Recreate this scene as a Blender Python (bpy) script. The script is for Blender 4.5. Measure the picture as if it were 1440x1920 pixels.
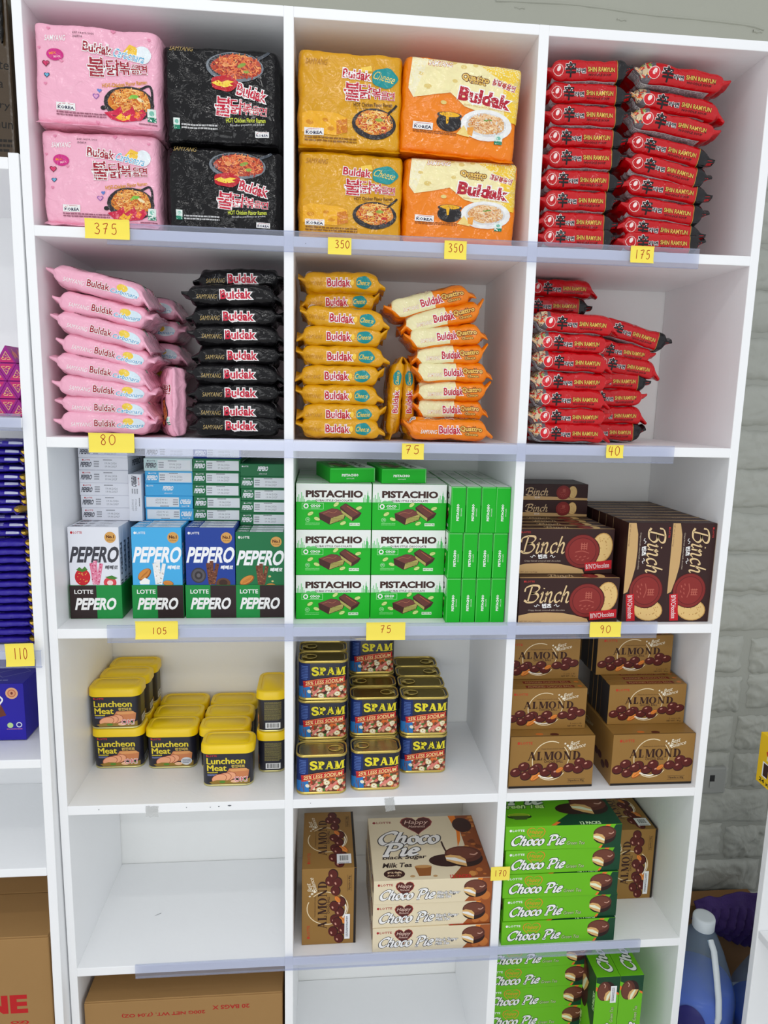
import bpy, bmesh, math, random
import numpy as np
from mathutils import Vector, Matrix, Euler, noise
from mathutils.geometry import tessellate_polygon

random.seed(7)
C = bpy.context.scene.collection
for o in list(bpy.data.objects):
    bpy.data.objects.remove(o)

# ------------------------------------------------------------------ camera
cam_d = bpy.data.cameras.new('camera')
cam = bpy.data.objects.new('camera', cam_d)
C.objects.link(cam)
cam_d.sensor_fit = 'VERTICAL'
cam_d.sensor_height = 36.0
cam_d.lens = 36.0 * 1279.85 / 1920.0
cam_d.clip_start = 0.02
RIGHT = Vector((0.99588232, -0.08787555, 0.02227763))
UP = Vector((-0.00763828, 0.1635296, 0.98650886))
FWD = Vector((0.09033306, 0.98261689, -0.16218502))
cm = Matrix((RIGHT, UP, -FWD)).transposed().to_4x4()
cm.translation = (0.0507438, -1.20858547, 0.41482996)
cam.matrix_world = cm
bpy.context.scene.camera = cam

# ------------------------------------------------------------------ world, lamps, exposure
w = bpy.data.worlds.new('world')
bpy.context.scene.world = w
w.use_nodes = True
w.node_tree.nodes['Background'].inputs[0].default_value = (0.93, 0.96, 1.0, 1)
w.node_tree.nodes['Background'].inputs[1].default_value = 1.0

def area(name, loc, target, size, size_y, power, col=(1, 1, 1)):
    d = bpy.data.lights.new(name, 'AREA')
    d.shape = 'RECTANGLE'; d.size = size; d.size_y = size_y; d.energy = power; d.color = col
    o = bpy.data.objects.new(name, d)
    C.objects.link(o)
    o.location = loc
    o.rotation_euler = (Vector(target) - Vector(loc)).to_track_quat('-Z', 'Y').to_euler()
    return o
area('ceiling_lamp_near', (-0.25, -1.25, 1.74), (-0.25, -1.05, 0), 1.2, 0.06, 5, (1.0, 0.985, 0.96))
area('ceiling_lamp_far', (0.3, -2.9, 1.74), (0.3, -2.2, 0), 1.2, 0.06, 12, (1.0, 0.99, 0.97))
# fill light added behind the camera for frontal brightness and film glints
area('front_fill_light', (-0.5, -4.1, 0.05), (0.1, 0, 0.05), 1.6, 1.1, 18, (0.97, 0.985, 1.0))
bpy.context.scene.cycles.diffuse_bounces = 8
bpy.context.scene.cycles.max_bounces = 16
bpy.context.scene.cycles.transparent_max_bounces = 32

vs = bpy.context.scene.view_settings
vs.view_transform = 'Standard'
vs.look = 'None'
vs.gamma = 1.0
vs.use_curve_mapping = False
vs.exposure = -0.15

# ------------------------------------------------------------------ colours and materials
def lin(c):
    out = []
    for x in c[:3]:
        x = x / 255.0
        out.append(x / 12.92 if x <= 0.04045 else ((x + 0.055) / 1.055) ** 2.4)
    return tuple(out)

_mats = {}
def nt(m):
    m.use_nodes = True
    return m.node_tree.nodes, m.node_tree.links, m.node_tree.nodes['Principled BSDF']

def mat(name, rgb, rough=0.4, metal=0.0, bump=0.0, bscale=80.0, vary=0.04, coat=0.0, vscale=14.0, spec=0.5):
    """plain procedural material: base colour with faint noise variation, noise relief"""
    key = (name, tuple(rgb), rough, metal, bump, bscale)
    if key in _mats:
        return _mats[key]
    m = bpy.data.materials.new(name)
    N, L, P = nt(m)
    tc = N.new('ShaderNodeTexCoord')
    nz = N.new('ShaderNodeTexNoise'); nz.inputs['Scale'].default_value = vscale; nz.inputs['Detail'].default_value = 3
    L.new(tc.outputs['Object'], nz.inputs['Vector'])
    mx = N.new('ShaderNodeMix'); mx.data_type = 'RGBA'
    c = lin(rgb)
    mx.inputs[6].default_value = (*[min(1, x * (1 + vary)) for x in c], 1)
    mx.inputs[7].default_value = (*[x * (1 - vary) for x in c], 1)
    L.new(nz.outputs['Fac'], mx.inputs[0])
    L.new(mx.outputs[2], P.inputs['Base Color'])
    P.inputs['Roughness'].default_value = rough
    P.inputs['Metallic'].default_value = metal
    P.inputs['Specular IOR Level'].default_value = spec
    P.inputs['Coat Weight'].default_value = coat
    P.inputs['Coat Roughness'].default_value = 0.08
    if bump:
        n2 = N.new('ShaderNodeTexNoise'); n2.inputs['Scale'].default_value = bscale; n2.inputs['Detail'].default_value = 3; n2.inputs['Distortion'].default_value = 1.4
        L.new(tc.outputs['Object'], n2.inputs['Vector'])
        b = N.new('ShaderNodeBump'); b.inputs['Strength'].default_value = bump; b.inputs['Distance'].default_value = 0.004
        L.new(n2.outputs['Fac'], b.inputs['Height'])
        L.new(b.outputs['Normal'], P.inputs['Normal'])
    _mats[key] = m
    return m

def inkmat(name, rough, bump=0.0, bscale=60.0, spec=0.5):
    m = bpy.data.materials.new(name)
    N, L, P = nt(m)
    a = N.new('ShaderNodeAttribute'); a.attribute_name = 'ink'
    tc = N.new('ShaderNodeTexCoord')
    nz = N.new('ShaderNodeTexNoise'); nz.inputs['Scale'].default_value = 120
    L.new(tc.outputs['Object'], nz.inputs['Vector'])
    mx = N.new('ShaderNodeMix'); mx.data_type = 'RGBA'; mx.blend_type = 'MULTIPLY'; mx.inputs[0].default_value = 0.06
    L.new(a.outputs['Color'], mx.inputs[6]); L.new(nz.outputs['Color'], mx.inputs[7])
    L.new(mx.outputs[2], P.inputs['Base Color'])
    P.inputs['Roughness'].default_value = rough
    P.inputs['Specular IOR Level'].default_value = spec
    if bump:
        n2 = N.new('ShaderNodeTexNoise'); n2.inputs['Scale'].default_value = bscale; n2.inputs['Detail'].default_value = 3; n2.inputs['Distortion'].default_value = 1.4
        L.new(tc.outputs['Object'], n2.inputs['Vector'])
        b = N.new('ShaderNodeBump'); b.inputs['Strength'].default_value = bump; b.inputs['Distance'].default_value = 0.004
        L.new(n2.outputs['Fac'], b.inputs['Height']); L.new(b.outputs['Normal'], P.inputs['Normal'])
    return m
INK_CARD = inkmat('printed_card', 0.42, spec=0.28)
INK_FILM = inkmat('printed_film', 0.11, 0.8, 36.0, 0.36)
INK_PEN = inkmat('pen_ink', 0.7, spec=0.2)

def film(rgb, rough=0.12):
    return mat('plastic_film', rgb, rough=rough if sum(rgb) > 200 else .09, bump=0.8, bscale=36.0, vary=0.05, spec=0.42 if sum(rgb) > 200 else .26)
def card(rgb, rough=0.42):
    return mat('coated_card', rgb, rough=rough, bump=0.04, bscale=30, vary=0.03, spec=0.28)

WHITE = mat('white_paint', (243, 244, 245), rough=0.42, bump=0.10, bscale=38.0, vary=0.012, vscale=9)

# ------------------------------------------------------------------ mesh helpers
def mesh(name, verts, faces, material, smooth=False):
    me = bpy.data.meshes.new(name)
    me.from_pydata([tuple(v) for v in verts], [], faces)
    me.materials.append(material)
    if smooth:
        me.polygons.foreach_set('use_smooth', [True] * len(me.polygons))
    me.update()
    return me

def bm_mesh(name, bm, material, smooth=False):
    bmesh.ops.recalc_face_normals(bm, faces=bm.faces)
    me = bpy.data.meshes.new(name)
    bm.to_mesh(me); bm.free()
    me.materials.append(material)
    if smooth:
        me.polygons.foreach_set('use_smooth', [True] * len(me.polygons))
    return me

def box_bm(x0, x1, y0, y1, z0, z1, bevel=0.0, seg=1, bm=None):
    own = bm is None
    b = bmesh.new()
    bmesh.ops.create_cube(b, size=1.0)
    for v in b.verts:
        v.co = ((x0 + x1) / 2 + v.co.x * (x1 - x0), (y0 + y1) / 2 + v.co.y * (y1 - y0), (z0 + z1) / 2 + v.co.z * (z1 - z0))
    if bevel:
        bmesh.ops.bevel(b, geom=list(b.edges), offset=bevel, segments=seg, affect='EDGES', profile=0.5)
    if own:
        return b
    tmp = bpy.data.meshes.new('t'); b.to_mesh(tmp); b.free()
    bm.from_mesh(tmp); bpy.data.meshes.remove(tmp)
    return bm

def boxes(name, lst, material, bevel=0.0008, seg=1):
    bm = bmesh.new()
    for bb in lst:
        box_bm(*bb, bevel=bevel, seg=seg, bm=bm)
    return bm_mesh(name, bm, material)

def obj(name, me, parent=None, loc=None, rot=None):
    o = bpy.data.objects.new(name, me)
    C.objects.link(o)
    if parent is not None:
        o.parent = parent
    if loc is not None:
        o.location = loc
    if rot is not None:
        o.rotation_euler = rot.to_euler() if isinstance(rot, Matrix) else rot
    return o

def tag(o, label, cat, group=None, kind=None):
    o['label'] = label
    o['category'] = cat
    if group: o['group'] = group
    if kind: o['kind'] = kind
    return o

def place(kind, loc, rot, label, cat, group=None, name=None, parts=None):
    """kind: (object name, body mesh, [(part name, mesh), ...]); copies share mesh data"""
    nm, body, ch = kind
    o = obj(name or nm, body, None, loc, rot)
    tag(o, label, cat, group)
    made = {}
    for pn, me in (ch if parts is None else parts):
        up_, _, leaf = pn.rpartition('>')
        made[leaf] = obj(leaf, me, made.get(up_, o))
    return o

ORD = ['topmost', 'second', 'third', 'fourth', 'fifth', 'sixth', 'seventh', 'eighth', 'ninth', 'tenth', 'eleventh', 'twelfth']

# ------------------------------------------------------------------ 2-D print: lettering and flat artwork
_tcache = {}
def text_tris(s, bold, res):
    key = (s, round(bold, 4), res)
    if key in _tcache:
        return _tcache[key]
    c = bpy.data.curves.new('t', 'FONT')
    c.body = s; c.offset = bold; c.resolution_u = res
    o = bpy.data.objects.new('t', c)
    C.objects.link(o)
    dg = bpy.context.evaluated_depsgraph_get()
    ev = o.evaluated_get(dg)
    me = ev.to_mesh()
    me.calc_loop_triangles()
    co = np.empty(len(me.vertices) * 3); me.vertices.foreach_get('co', co)
    co = co.reshape(-1, 3)[:, :2]
    ti = np.empty(len(me.loop_triangles) * 3, dtype=np.int32); me.loop_triangles.foreach_get('vertices', ti)
    tr = co[ti.reshape(-1, 3)].copy()
    ev.to_mesh_clear()
    bpy.data.objects.remove(o); bpy.data.curves.remove(c)
    _tcache[key] = tr
    return tr

def ribbon(pts, wf):
    """triangles of a stroke along pts; wf(t, direction) gives the half-width"""
    p = np.array(pts, float)
    n = len(p)
    d = np.gradient(p, axis=0)
    d /= np.maximum(np.linalg.norm(d, axis=1, keepdims=True), 1e-9)
    nrm = np.stack([-d[:, 1], d[:, 0]], 1)
    hw = np.array([wf(i / max(1, n - 1), d[i]) for i in range(n)])[:, None]
    a = p + nrm * hw; b = p - nrm * hw
    tr = []
    for i in range(n - 1):
        tr.append([a[i], b[i], b[i + 1]]); tr.append([a[i], b[i + 1], a[i + 1]])
    return np.array(tr)

def spline(pts, n=8):
    p = [Vector((x, y, 0)) for x, y in pts]
    if len(p) < 3:
        return [(q.x, q.y) for q in p]
    p = [p[0] * 2 - p[1]] + p + [p[-1] * 2 - p[-2]]
    out = []
    for i in range(1, len(p) - 2):
        for k in range(n):
            t = k / n
            a, b, c, d = p[i - 1], p[i], p[i + 1], p[i + 2]
            q = 0.5 * ((2 * b) + (c - a) * t + (2 * a - 5 * b + 4 * c - d) * t * t + (3 * b - a - 3 * c + d) * t ** 3)
            out.append((q.x, q.y))
    out.append((p[-2].x, p[-2].y))
    return out

# pen-drawn glyphs: em height 1, strokes as spline points
SCRIPT = {
 'B': (0.95, [[(.28, .02), (.34, .5), (.42, .96)], [(.02, .62), (.08, .86), (.42, .98), (.78, .95), (.84, .76), (.62, .56), (.40, .52)], [(.40, .52), (.74, .50), (.86, .30), (.66, .04), (.30, .0), (.06, .12)]]),
 'C': (0.74, [[(.70, .74), (.74, .9), (.56, .98), (.26, .80), (.10, .42), (.22, .06), (.46, .02), (.68, .22)]]),
 'P': (0.72, [[(.16, .0), (.24, .5), (.32, .96)], [(.06, .84), (.22, .98), (.58, .98), (.70, .78), (.56, .52), (.26, .46)], [(.04, .0), (.30, .0)]]),
 'i': (0.30, [[(.04, .46), (.14, .58), (.14, .40), (.08, .06), (.18, .0), (.28, .12)], [(.19, .78), (.20, .84)]]),
 'n': (0.56, [[(.02, .46), (.12, .58), (.06, .0)], [(.09, .32), (.28, .58), (.38, .5), (.33, .08), (.42, .0), (.54, .12)]]),
 'c': (0.42, [[(.38, .46), (.32, .58), (.12, .46), (.06, .18), (.18, .0), (.38, .12)]]),
 'h': (0.56, [[(.22, .98), (.12, .5), (.05, .0)], [(.10, .30), (.28, .58), (.40, .5), (.34, .08), (.42, .0), (.54, .12)]]),
 'o': (0.48, [[(.26, .58), (.08, .42), (.08, .12), (.22, .0), (.40, .16), (.40, .46), (.26, .58)]]),
 'e': (0.44, [[(.08, .28), (.36, .36), (.32, .56), (.16, .52), (.06, .22), (.16, .0), (.40, .12)]]),
 ' ': (0.30, []),
}
def script_tris(s, thick, thin, shear=0.0, nib=0.9):
    tr, x = [], 0.0
    for ch in s:
        adv, st = SCRIPT[ch]
        for pts in st:
            q = [(px + x + shear * py, py) for px, py in spline(pts, 6)]
            tr.append(ribbon(q, lambda t, d: 0.5 * (thin + (thick - thin) * abs(d[0] * math.sin(nib) - d[1] * math.cos(nib)))))
        x += adv
    return np.concatenate(tr)

def _ring(cx, cy, ro, ri, a0, a1, n=20):
    tr = []
    for i in range(n):
        t0 = a0 + (a1 - a0) * i / n; t1 = a0 + (a1 - a0) * (i + 1) / n
        A = (cx + ro[0] * math.cos(t0), cy + ro[1] * math.sin(t0)); B = (cx + ro[0] * math.cos(t1), cy + ro[1] * math.sin(t1))
        c = (cx + ri[0] * math.cos(t1), cy + ri[1] * math.sin(t1)); d = (cx + ri[0] * math.cos(t0), cy + ri[1] * math.sin(t0))
        tr += [[A, B, c], [A, c, d]]
    return tr
def _bar(x0, y0, x1, y1, w):
    """slanted bar with horizontal ends of width w"""
    a, b, c, d = (x0 - w / 2, y0), (x0 + w / 2, y0), (x1 + w / 2, y1), (x1 - w / 2, y1)
    return [[a, b, c], [a, c, d]]
def _rc(x0, y0, x1, y1):
    return [[(x0, y0), (x1, y0), (x1, y1)], [(x0, y0), (x1, y1), (x0, y1)]]
def serif_glyph(ch, T, t, s):
    """roman capitals: T thick stem, t thin stroke, s serif length"""
    H = 1.0
    if ch == 'A':
        return 0.86, _bar(.14, 0, .42, H, t) + _bar(.70, 0, .42, H, T) + _rc(.24, .28, .62, .28 + t) + _rc(.14 - s, 0, .14 + s, t * .8) + _rc(.70 - s - .02, 0, .70 + s + .02, t * .8)
    if ch == 'L':
        return 0.68, _rc(.14, 0, .14 + T, H) + _rc(.14, 0, .60, t) + _rc(.60 - t, 0, .60, .30) + _rc(.14 - s * .8, H - t * .8, .14 + T + s * .8, H) + _rc(.14 - s * .8, 0, .3, t * .8)
    if ch == 'M':
        return 1.04, _rc(.16, 0, .16 + t, H) + _bar(.24, H, .50, .06, T) + _bar(.50, .06, .80, H, t) + _rc(.80, 0, .80 + T, H) + _rc(.16 - s, 0, .16 + t + s, t * .8) + _rc(.80 - s, 0, .80 + T + s, t * .8) + _rc(.08, H - t * .8, .26, H) + _rc(.78, H - t * .8, .80 + T + s, H)
    if ch == 'O':
        return 0.92, _ring(.45, .5, (.40, .52), (.40 - T, .52 - t), 0, 2 * math.pi, 32)
    if ch == 'N':
        return 0.92, _rc(.16, 0, .16 + t, H) + _bar(.20, H, .72, 0, T) + _rc(.70, 0, .70 + t, H) + _rc(.16 - s, 0, .16 + t + s, t * .8) + _rc(.70 - s, H - t * .8, .70 + t + s, H) + _rc(.06, H - t * .8, .24, H)
    if ch == 'D':
        return 0.88, _rc(.14, 0, .14 + T, H) + _ring(.36, .5, (.46, .5), (.46 - T, .5 - t), -math.pi / 2, math.pi / 2, 20) + _rc(.06, 0, .37, t) + _rc(.06, H - t, .37, H)
    if ch == 'P':
        return 0.78, _rc(.14, 0, .14 + T, H) + _ring(.36, .73, (.36, .27), (.36 - T, .27 - t), -math.pi / 2, math.pi / 2, 16) + _rc(.06, H - t, .37, H) + _rc(.14, .46, .37, .46 + t) + _rc(.14 - s, 0, .14 + T + s, t)
    if ch == 'S':
        pts = spline([(.62, .70), (.58, .90), (.36, .96), (.14, .84), (.14, .64), (.36, .52), (.60, .38), (.62, .16), (.38, .03), (.14, .10), (.08, .32)], 6)
        return 0.74, [[tuple(p) for p in q] for q in ribbon(pts, lambda u, d: 0.5 * (t + (T - t) * (1 - abs(2 * u - 1) ** 2.0)) * 1.05)]
    return 0.4, []
def serif_tris(s, T=0.2, t=0.07, sf=0.09, track=0.0):
    tr, x = [], 0.0
    for ch in s:
        adv, g = serif_glyph(ch, T, t, sf)
        for q in g:
            tr.append([(p[0] + x, p[1]) for p in q])
        x += adv + track
    return np.array(tr, float)

DIGITS = {
 '0': [[(.5, 1), (.15, .75), (.12, .3), (.4, 0), (.8, .25), (.82, .75), (.5, 1)]],
 '1': [[(.5, 1), (.48, .5), (.46, 0)]],
 '3': [[(.15, .9), (.5, 1), (.75, .8), (.4, .55), (.8, .35), (.6, .02), (.1, .08)]],
 '4': [[(.3, 1), (.12, .45), (.85, .42)], [(.68, .95), (.62, .4), (.58, -.05)]],
 '5': [[(.8, .98), (.3, .95), (.25, .55), (.65, .6), (.75, .2), (.45, 0), (.12, .1)]],
 '7': [[(.1, .92), (.75, .98), (.5, .5), (.35, 0)], [(.2, .5), (.7, .52)]],
 '8': [[(.55, .52), (.2, .75), (.5, 1), (.75, .75), (.3, .35), (.3, .05), (.65, .02), (.75, .3), (.5, .53)]],
 '9': [[(.75, .8), (.45, 1), (.2, .75), (.45, .5), (.75, .75), (.7, .35), (.55, -.02)]],
}

class Art:
    """flat print in metres on a face, drawn in the pixel units of a frame (x right, y down)"""
    def __init__(self, x0, y0, x1, y1, w, h):
        self.f = (x0, y0, x1, y1); self.w = w; self.h = h
        self.kx = w / (x1 - x0); self.ky = h / (y1 - y0)
        self.el = []
        self.clip = True
    def uv(self, p):
        p = np.asarray(p, float)
        out = np.empty_like(p)
        out[..., 0] = (p[..., 0] - self.f[0]) * self.kx
        out[..., 1] = (self.f[3] - p[..., 1]) * self.ky
        return out
    def add(self, tri_uv, col):
        t = np.asarray(tri_uv, float)
        if len(t) == 0: return
        if self.clip:
            t[..., 0] = np.clip(t[..., 0], 0.0004, self.w - 0.0004)
            t[..., 1] = np.clip(t[..., 1], 0.0004, self.h - 0.0004)
            e1 = t[:, 1] - t[:, 0]; e2 = t[:, 2] - t[:, 0]
            t = t[np.abs(e1[:, 0] * e2[:, 1] - e1[:, 1] * e2[:, 0]) > 1e-11]
            if len(t) == 0: return
        lo = t.reshape(-1, 2).min(0); hi = t.reshape(-1, 2).max(0)
        lay = 0
        for (t2, c2, l2, lo2, hi2) in self.el:
            if (lo < hi2).all() and (hi > lo2).all():
                lay = max(lay, l2 + 1)
        self.el.append((t, lin(col), lay, lo, hi))
    def poly(self, pts, col):
        tr = tessellate_polygon([[Vector((x, y, 0)) for x, y in pts]])
        P = self.uv(np.array(pts, float))
        self.add(np.array([[P[a], P[b], P[c]] for a, b, c in tr]), col)
        return self
    def rect(self, x0, y0, x1, y1, col):
        return self.poly([(x0, y0), (x1, y0), (x1, y1), (x0, y1)], col)
    def ell(self, cx, cy, rx, ry, col, rot=0, n=22, wob=0.0):
        r = math.radians(rot); pts = []
        for i in range(n):
            a = 2 * math.pi * i / n
            k = 1 + wob * math.sin(a * 5 + cx)
            x, y = rx * k * math.cos(a), ry * k * math.sin(a)
            pts.append((cx + x * math.cos(r) - y * math.sin(r), cy + x * math.sin(r) + y * math.cos(r)))
        return self.poly(pts, col)
    def heart(self, cx, cy, s, col):
        pts = []
        for i in range(20):
            a = 2 * math.pi * i / 20
            pts.append((cx + s * math.sin(a) ** 3, cy - s * (0.81 * math.cos(a) - 0.31 * math.cos(2 * a) - 0.12 * math.cos(3 * a) - 0.06 * math.cos(4 * a))))
        return self.poly(pts, col)
    def line(self, pts, wpx, col, curve=True):
        q = spline(pts, 5) if curve and len(pts) > 2 else pts
        self.add(self.uv(ribbon(q, lambda t, d: wpx / 2)), col)
        return self
    def fit(self, tr, x0, x1, yc, h, col, rot=0, shear=0.0, ref=None):
        """tr: triangles in any units, fitted to the width x0..x1 and height h (px) about yc"""
        r = tr if ref is None else ref
        lo = r.reshape(-1, 2).min(0); hi = r.reshape(-1, 2).max(0)
        s = np.array([(x1 - x0) / (hi[0] - lo[0]), h / (hi[1] - lo[1])])
        q = (tr - (lo + hi) / 2) * s
        q = q.copy(); q[..., 0] += shear * q[..., 1]
        a = math.radians(rot)
        X = q[..., 0] * math.cos(a) - q[..., 1] * math.sin(a)
        Y = q[..., 0] * math.sin(a) + q[..., 1] * math.cos(a)
        out = np.stack([(x0 + x1) / 2 + X, yc - Y], -1)
        self.add(self.uv(out), col)
    def text(self, s, x0, x1, yc, h, col, bold=0.0, rot=0, shear=0.0, oc=None, ow=0.06):
        res = 3 if h * self.ky > 0.006 else 1
        base = text_tris(s, bold, res)
        if oc is not None:
            self.fit(text_tris(s, bold + ow, res), x0, x1, yc, h, oc, rot, shear, ref=base)
        self.fit(base, x0, x1, yc, h, col, rot, shear)
        return self
    def script(self, s, x0, x1, yc, h, col, thick=0.13, thin=0.05, rot=0, shear=0.12, oc=None, ow=0.10):
        base = script_tris(s, thick, thin)
        if oc is not None:
            self.fit(script_tris(s, thick + ow, thin + ow), x0, x1, yc, h, oc, rot, shear, ref=base)
        self.fit(base, x0, x1, yc, h, col, rot, shear)
        return self
    def serif(self, s, x0, x1, yc, h, col, T=0.2, t=0.07, rot=0, shear=0, oc=None, sf=0.09):
        base = serif_tris(s, T, t, sf)
        if oc is not None:
            self.fit(serif_tris(s, T + .14, t + .14, sf), x0 - 3, x1 + 3, yc, h * 1.14, oc, rot, shear)
        self.fit(base, x0, x1, yc, h, col, rot, shear)
        return self
    def dashes(self, x0, y0, x1, y1, rows, col, fill=0.55, seed=1):
        """small print too fine to read: rows of word-long marks"""
        rg = random.Random(seed)
        tr = []
        hh = (y1 - y0) / rows
        for k in range(rows):
            x = x0; ya = y0 + k * hh; yb = ya + hh * fill
            end = x1 - (rg.random() * 0.25 * (x1 - x0) if k == rows - 1 else 0)
            while x < end:
                l = (x1 - x0) * (0.03 + 0.07 * rg.random())
                xe = min(end, x + l)
                tr += [[(x, ya), (xe, ya), (xe, yb)], [(x, ya), (xe, yb), (x, yb)]]
                x = xe + (x1 - x0) * 0.014
        self.add(self.uv(np.array(tr, float)), col)
        return self
    def noodles(self, cx, cy, rx, ry, base, cols, n=60, seed=3, wpx=None):
        rg = random.Random(seed)
        self.ell(cx, cy, rx, ry, base, wob=0.04)
        by = {}
        for i in range(n):
            a = rg.random() * 6.283; r = math.sqrt(rg.random()) * 0.86
            x, y = cx + rx * r * math.cos(a), cy + ry * r * math.sin(a)
            t = rg.random() * 3.14; L = rx * (0.10 + 0.16 * rg.random()); k = rg.choice([-1, 1]) * L * 0.5
            d = (math.cos(t), math.sin(t) * 0.8)
            pts = spline([(x - d[0] * L, y - d[1] * L), (x - d[1] * k * .6, y + d[0] * k * .6), (x + d[0] * L, y + d[1] * L)], 3)
            by.setdefault(rg.randrange(len(cols)), []).append(ribbon(pts, lambda u, dd: (wpx or rx * 0.045) / 2))
        for k, v in by.items():
            self.add(self.uv(np.concatenate(v)), cols[k])
        return self
    def korea(self, x0, y0, x1, y1):
        self.rect(x0, y0, x1, y1, (238, 238, 236))
        self.line([(x0 + (x1 - x0) * .08, y0 + (y1 - y0) * .45), (x0 + (x1 - x0) * .3, y0 + (y1 - y0) * .16), (x0 + (x1 - x0) * .9, y0 + (y1 - y0) * .18)], (y1 - y0) * .06, (190, 40, 60))
        self.text('KOREA', x0 + (x1 - x0) * .08, x1 - (x1 - x0) * .06, y0 + (y1 - y0) * .64, (y1 - y0) * .44, (25, 30, 70), bold=0.03)
        return self
    def greentag(self, x0, y0, x1, y1):
        self.rect(x0, y0, x1, y1, (225, 238, 230))
        self.rect(x0, y0 + (y1 - y0) * .62, x1, y1, (30, 130, 100))
        self.ell((x0 + x1) / 2, y0 + (y1 - y0) * .33, (x1 - x0) * .3, (y1 - y0) * .2, (120, 190, 170), n=10)
        return self
    def barcode(self, x0, y0, x1, y1, vertical=True, seed=2):
        self.rect(x0, y0, x1, y1, (235, 235, 235))
        rg = random.Random(seed); tr = []
        n = 16
        for k in range(n):
            if vertical:
                a = x0 + (x1 - x0) * (.1 + .8 * k / n); b = a + (x1 - x0) * .8 / n * rg.uniform(.25, .75)
                q = (a, y0 + (y1 - y0) * .12, b, y0 + (y1 - y0) * .85)
            else:
                a = y0 + (y1 - y0) * (.1 + .8 * k / n); b = a + (y1 - y0) * .8 / n * rg.uniform(.25, .75)
                q = (x0 + (x1 - x0) * .12, a, x0 + (x1 - x0) * .85, b)
            tr += [[(q[0], q[1]), (q[2], q[1]), (q[2], q[3])], [(q[0], q[1]), (q[2], q[3]), (q[0], q[3])]]
        self.add(self.uv(np.array(tr, float)), (30, 30, 34))
        return self

def split_tris(t, L):
    """split the longest edge until no edge is longer than L, so that print follows a curved face"""
    out = []
    cur = t
    for _ in range(40):
        e = np.stack([np.linalg.norm(cur[:, 1] - cur[:, 0], axis=1), np.linalg.norm(cur[:, 2] - cur[:, 1], axis=1), np.linalg.norm(cur[:, 0] - cur[:, 2], axis=1)], 1)
        k = e.argmax(1); big = e.max(1) > L
        out.append(cur[~big])
        if not big.any(): break
        c = cur[big]; k = k[big]
        i = np.arange(len(c))
        a, b, d = c[i, k], c[i, (k + 1) % 3], c[i, (k + 2) % 3]
        m = (a + b) / 2
        cur = np.concatenate([np.stack([a, m, d], 1), np.stack([m, b, d], 1)])
    return np.concatenate(out)

def print_mesh(name, items, material, base=0.00012, step=0.00002):
    """items: [(Art, mapping(u, v, offset) -> xyz arrays, max edge or None)] -> one mesh of lettering and artwork"""
    V, cols = [], []
    for art, fn, L in items:
        for (t, col, lay, lo, hi) in art.el:
            q = t if L is None else split_tris(t, L)
            p = fn(q[..., 0].ravel(), q[..., 1].ravel(), base + step * lay)
            V.append(np.asarray(p).reshape(-1, 3))
            cols.append(np.tile(np.array([*col, 1.0]), (len(q) * 3, 1)))
    V = np.concatenate(V); cols = np.concatenate(cols)
    n = len(V) // 3
    me = bpy.data.meshes.new(name)
    me.vertices.add(len(V)); me.vertices.foreach_set('co', V.astype(np.float32).ravel())
    me.loops.add(len(V)); me.loops.foreach_set('vertex_index', np.arange(len(V), dtype=np.int32))
    me.polygons.add(n); me.polygons.foreach_set('loop_start', np.arange(0, 3 * n, 3, dtype=np.int32))
    me.update(calc_edges=True)
    a = me.color_attributes.new('ink', 'FLOAT_COLOR', 'POINT')
    a.data.foreach_set('color', cols.astype(np.float32).ravel())
    me.materials.append(material)
    me.validate()
    return me

def face_map(w, d, h, side):
    """(u, v) on a face of a box with base centre at the origin"""
    if side == 'front': return lambda u, v, o: np.stack([u - w / 2, np.full_like(u, -d / 2 - o), v], -1)
    if side == 'back': return lambda u, v, o: np.stack([w / 2 - u, np.full_like(u, d / 2 + o), v], -1)
    if side == 'top': return lambda u, v, o: np.stack([u - w / 2, v - d / 2, np.full_like(u, h + o)], -1)
    if side == 'right': return lambda u, v, o: np.stack([np.full_like(u, w / 2 + o), u - d / 2, v], -1)
    if side == 'left': return lambda u, v, o: np.stack([np.full_like(u, -w / 2 - o), d / 2 - u, v], -1)
    if side == 'bottom': return lambda u, v, o: np.stack([u - w / 2, d / 2 - v, np.full_like(u, -o)], -1)

def carton(name, w, d, h, body, faces):
    """a folded card box with rounded creases, end flaps and print: (name, mesh, parts)"""
    me = bm_mesh(name, box_bm(-w / 2, w / 2, -d / 2, d / 2, 0, h, bevel=0.0009, seg=2), card(body))
    items = [(a, face_map(w, d, h, s), None) for s, a in faces]
    parts = [('lettering', print_mesh(name + '_print', items, INK_CARD))] if items else []
    return (name, me, parts)

# ================================================================== the setting
FLOOR_Z = -1.075
BACK_Y = 0.345
PLASTER = mat('wall_plaster', (163, 164, 151), rough=0.75, bump=0.35, bscale=16, vary=0.05, vscale=5)
STONE = mat('painted_stone', (158, 160, 152), rough=0.55, bump=1.0, bscale=17, vary=0.08, vscale=9)
MORTAR = mat('painted_mortar', (152, 154, 146), rough=0.65, bump=0.4, bscale=20, vary=0.06, vscale=9)

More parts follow.
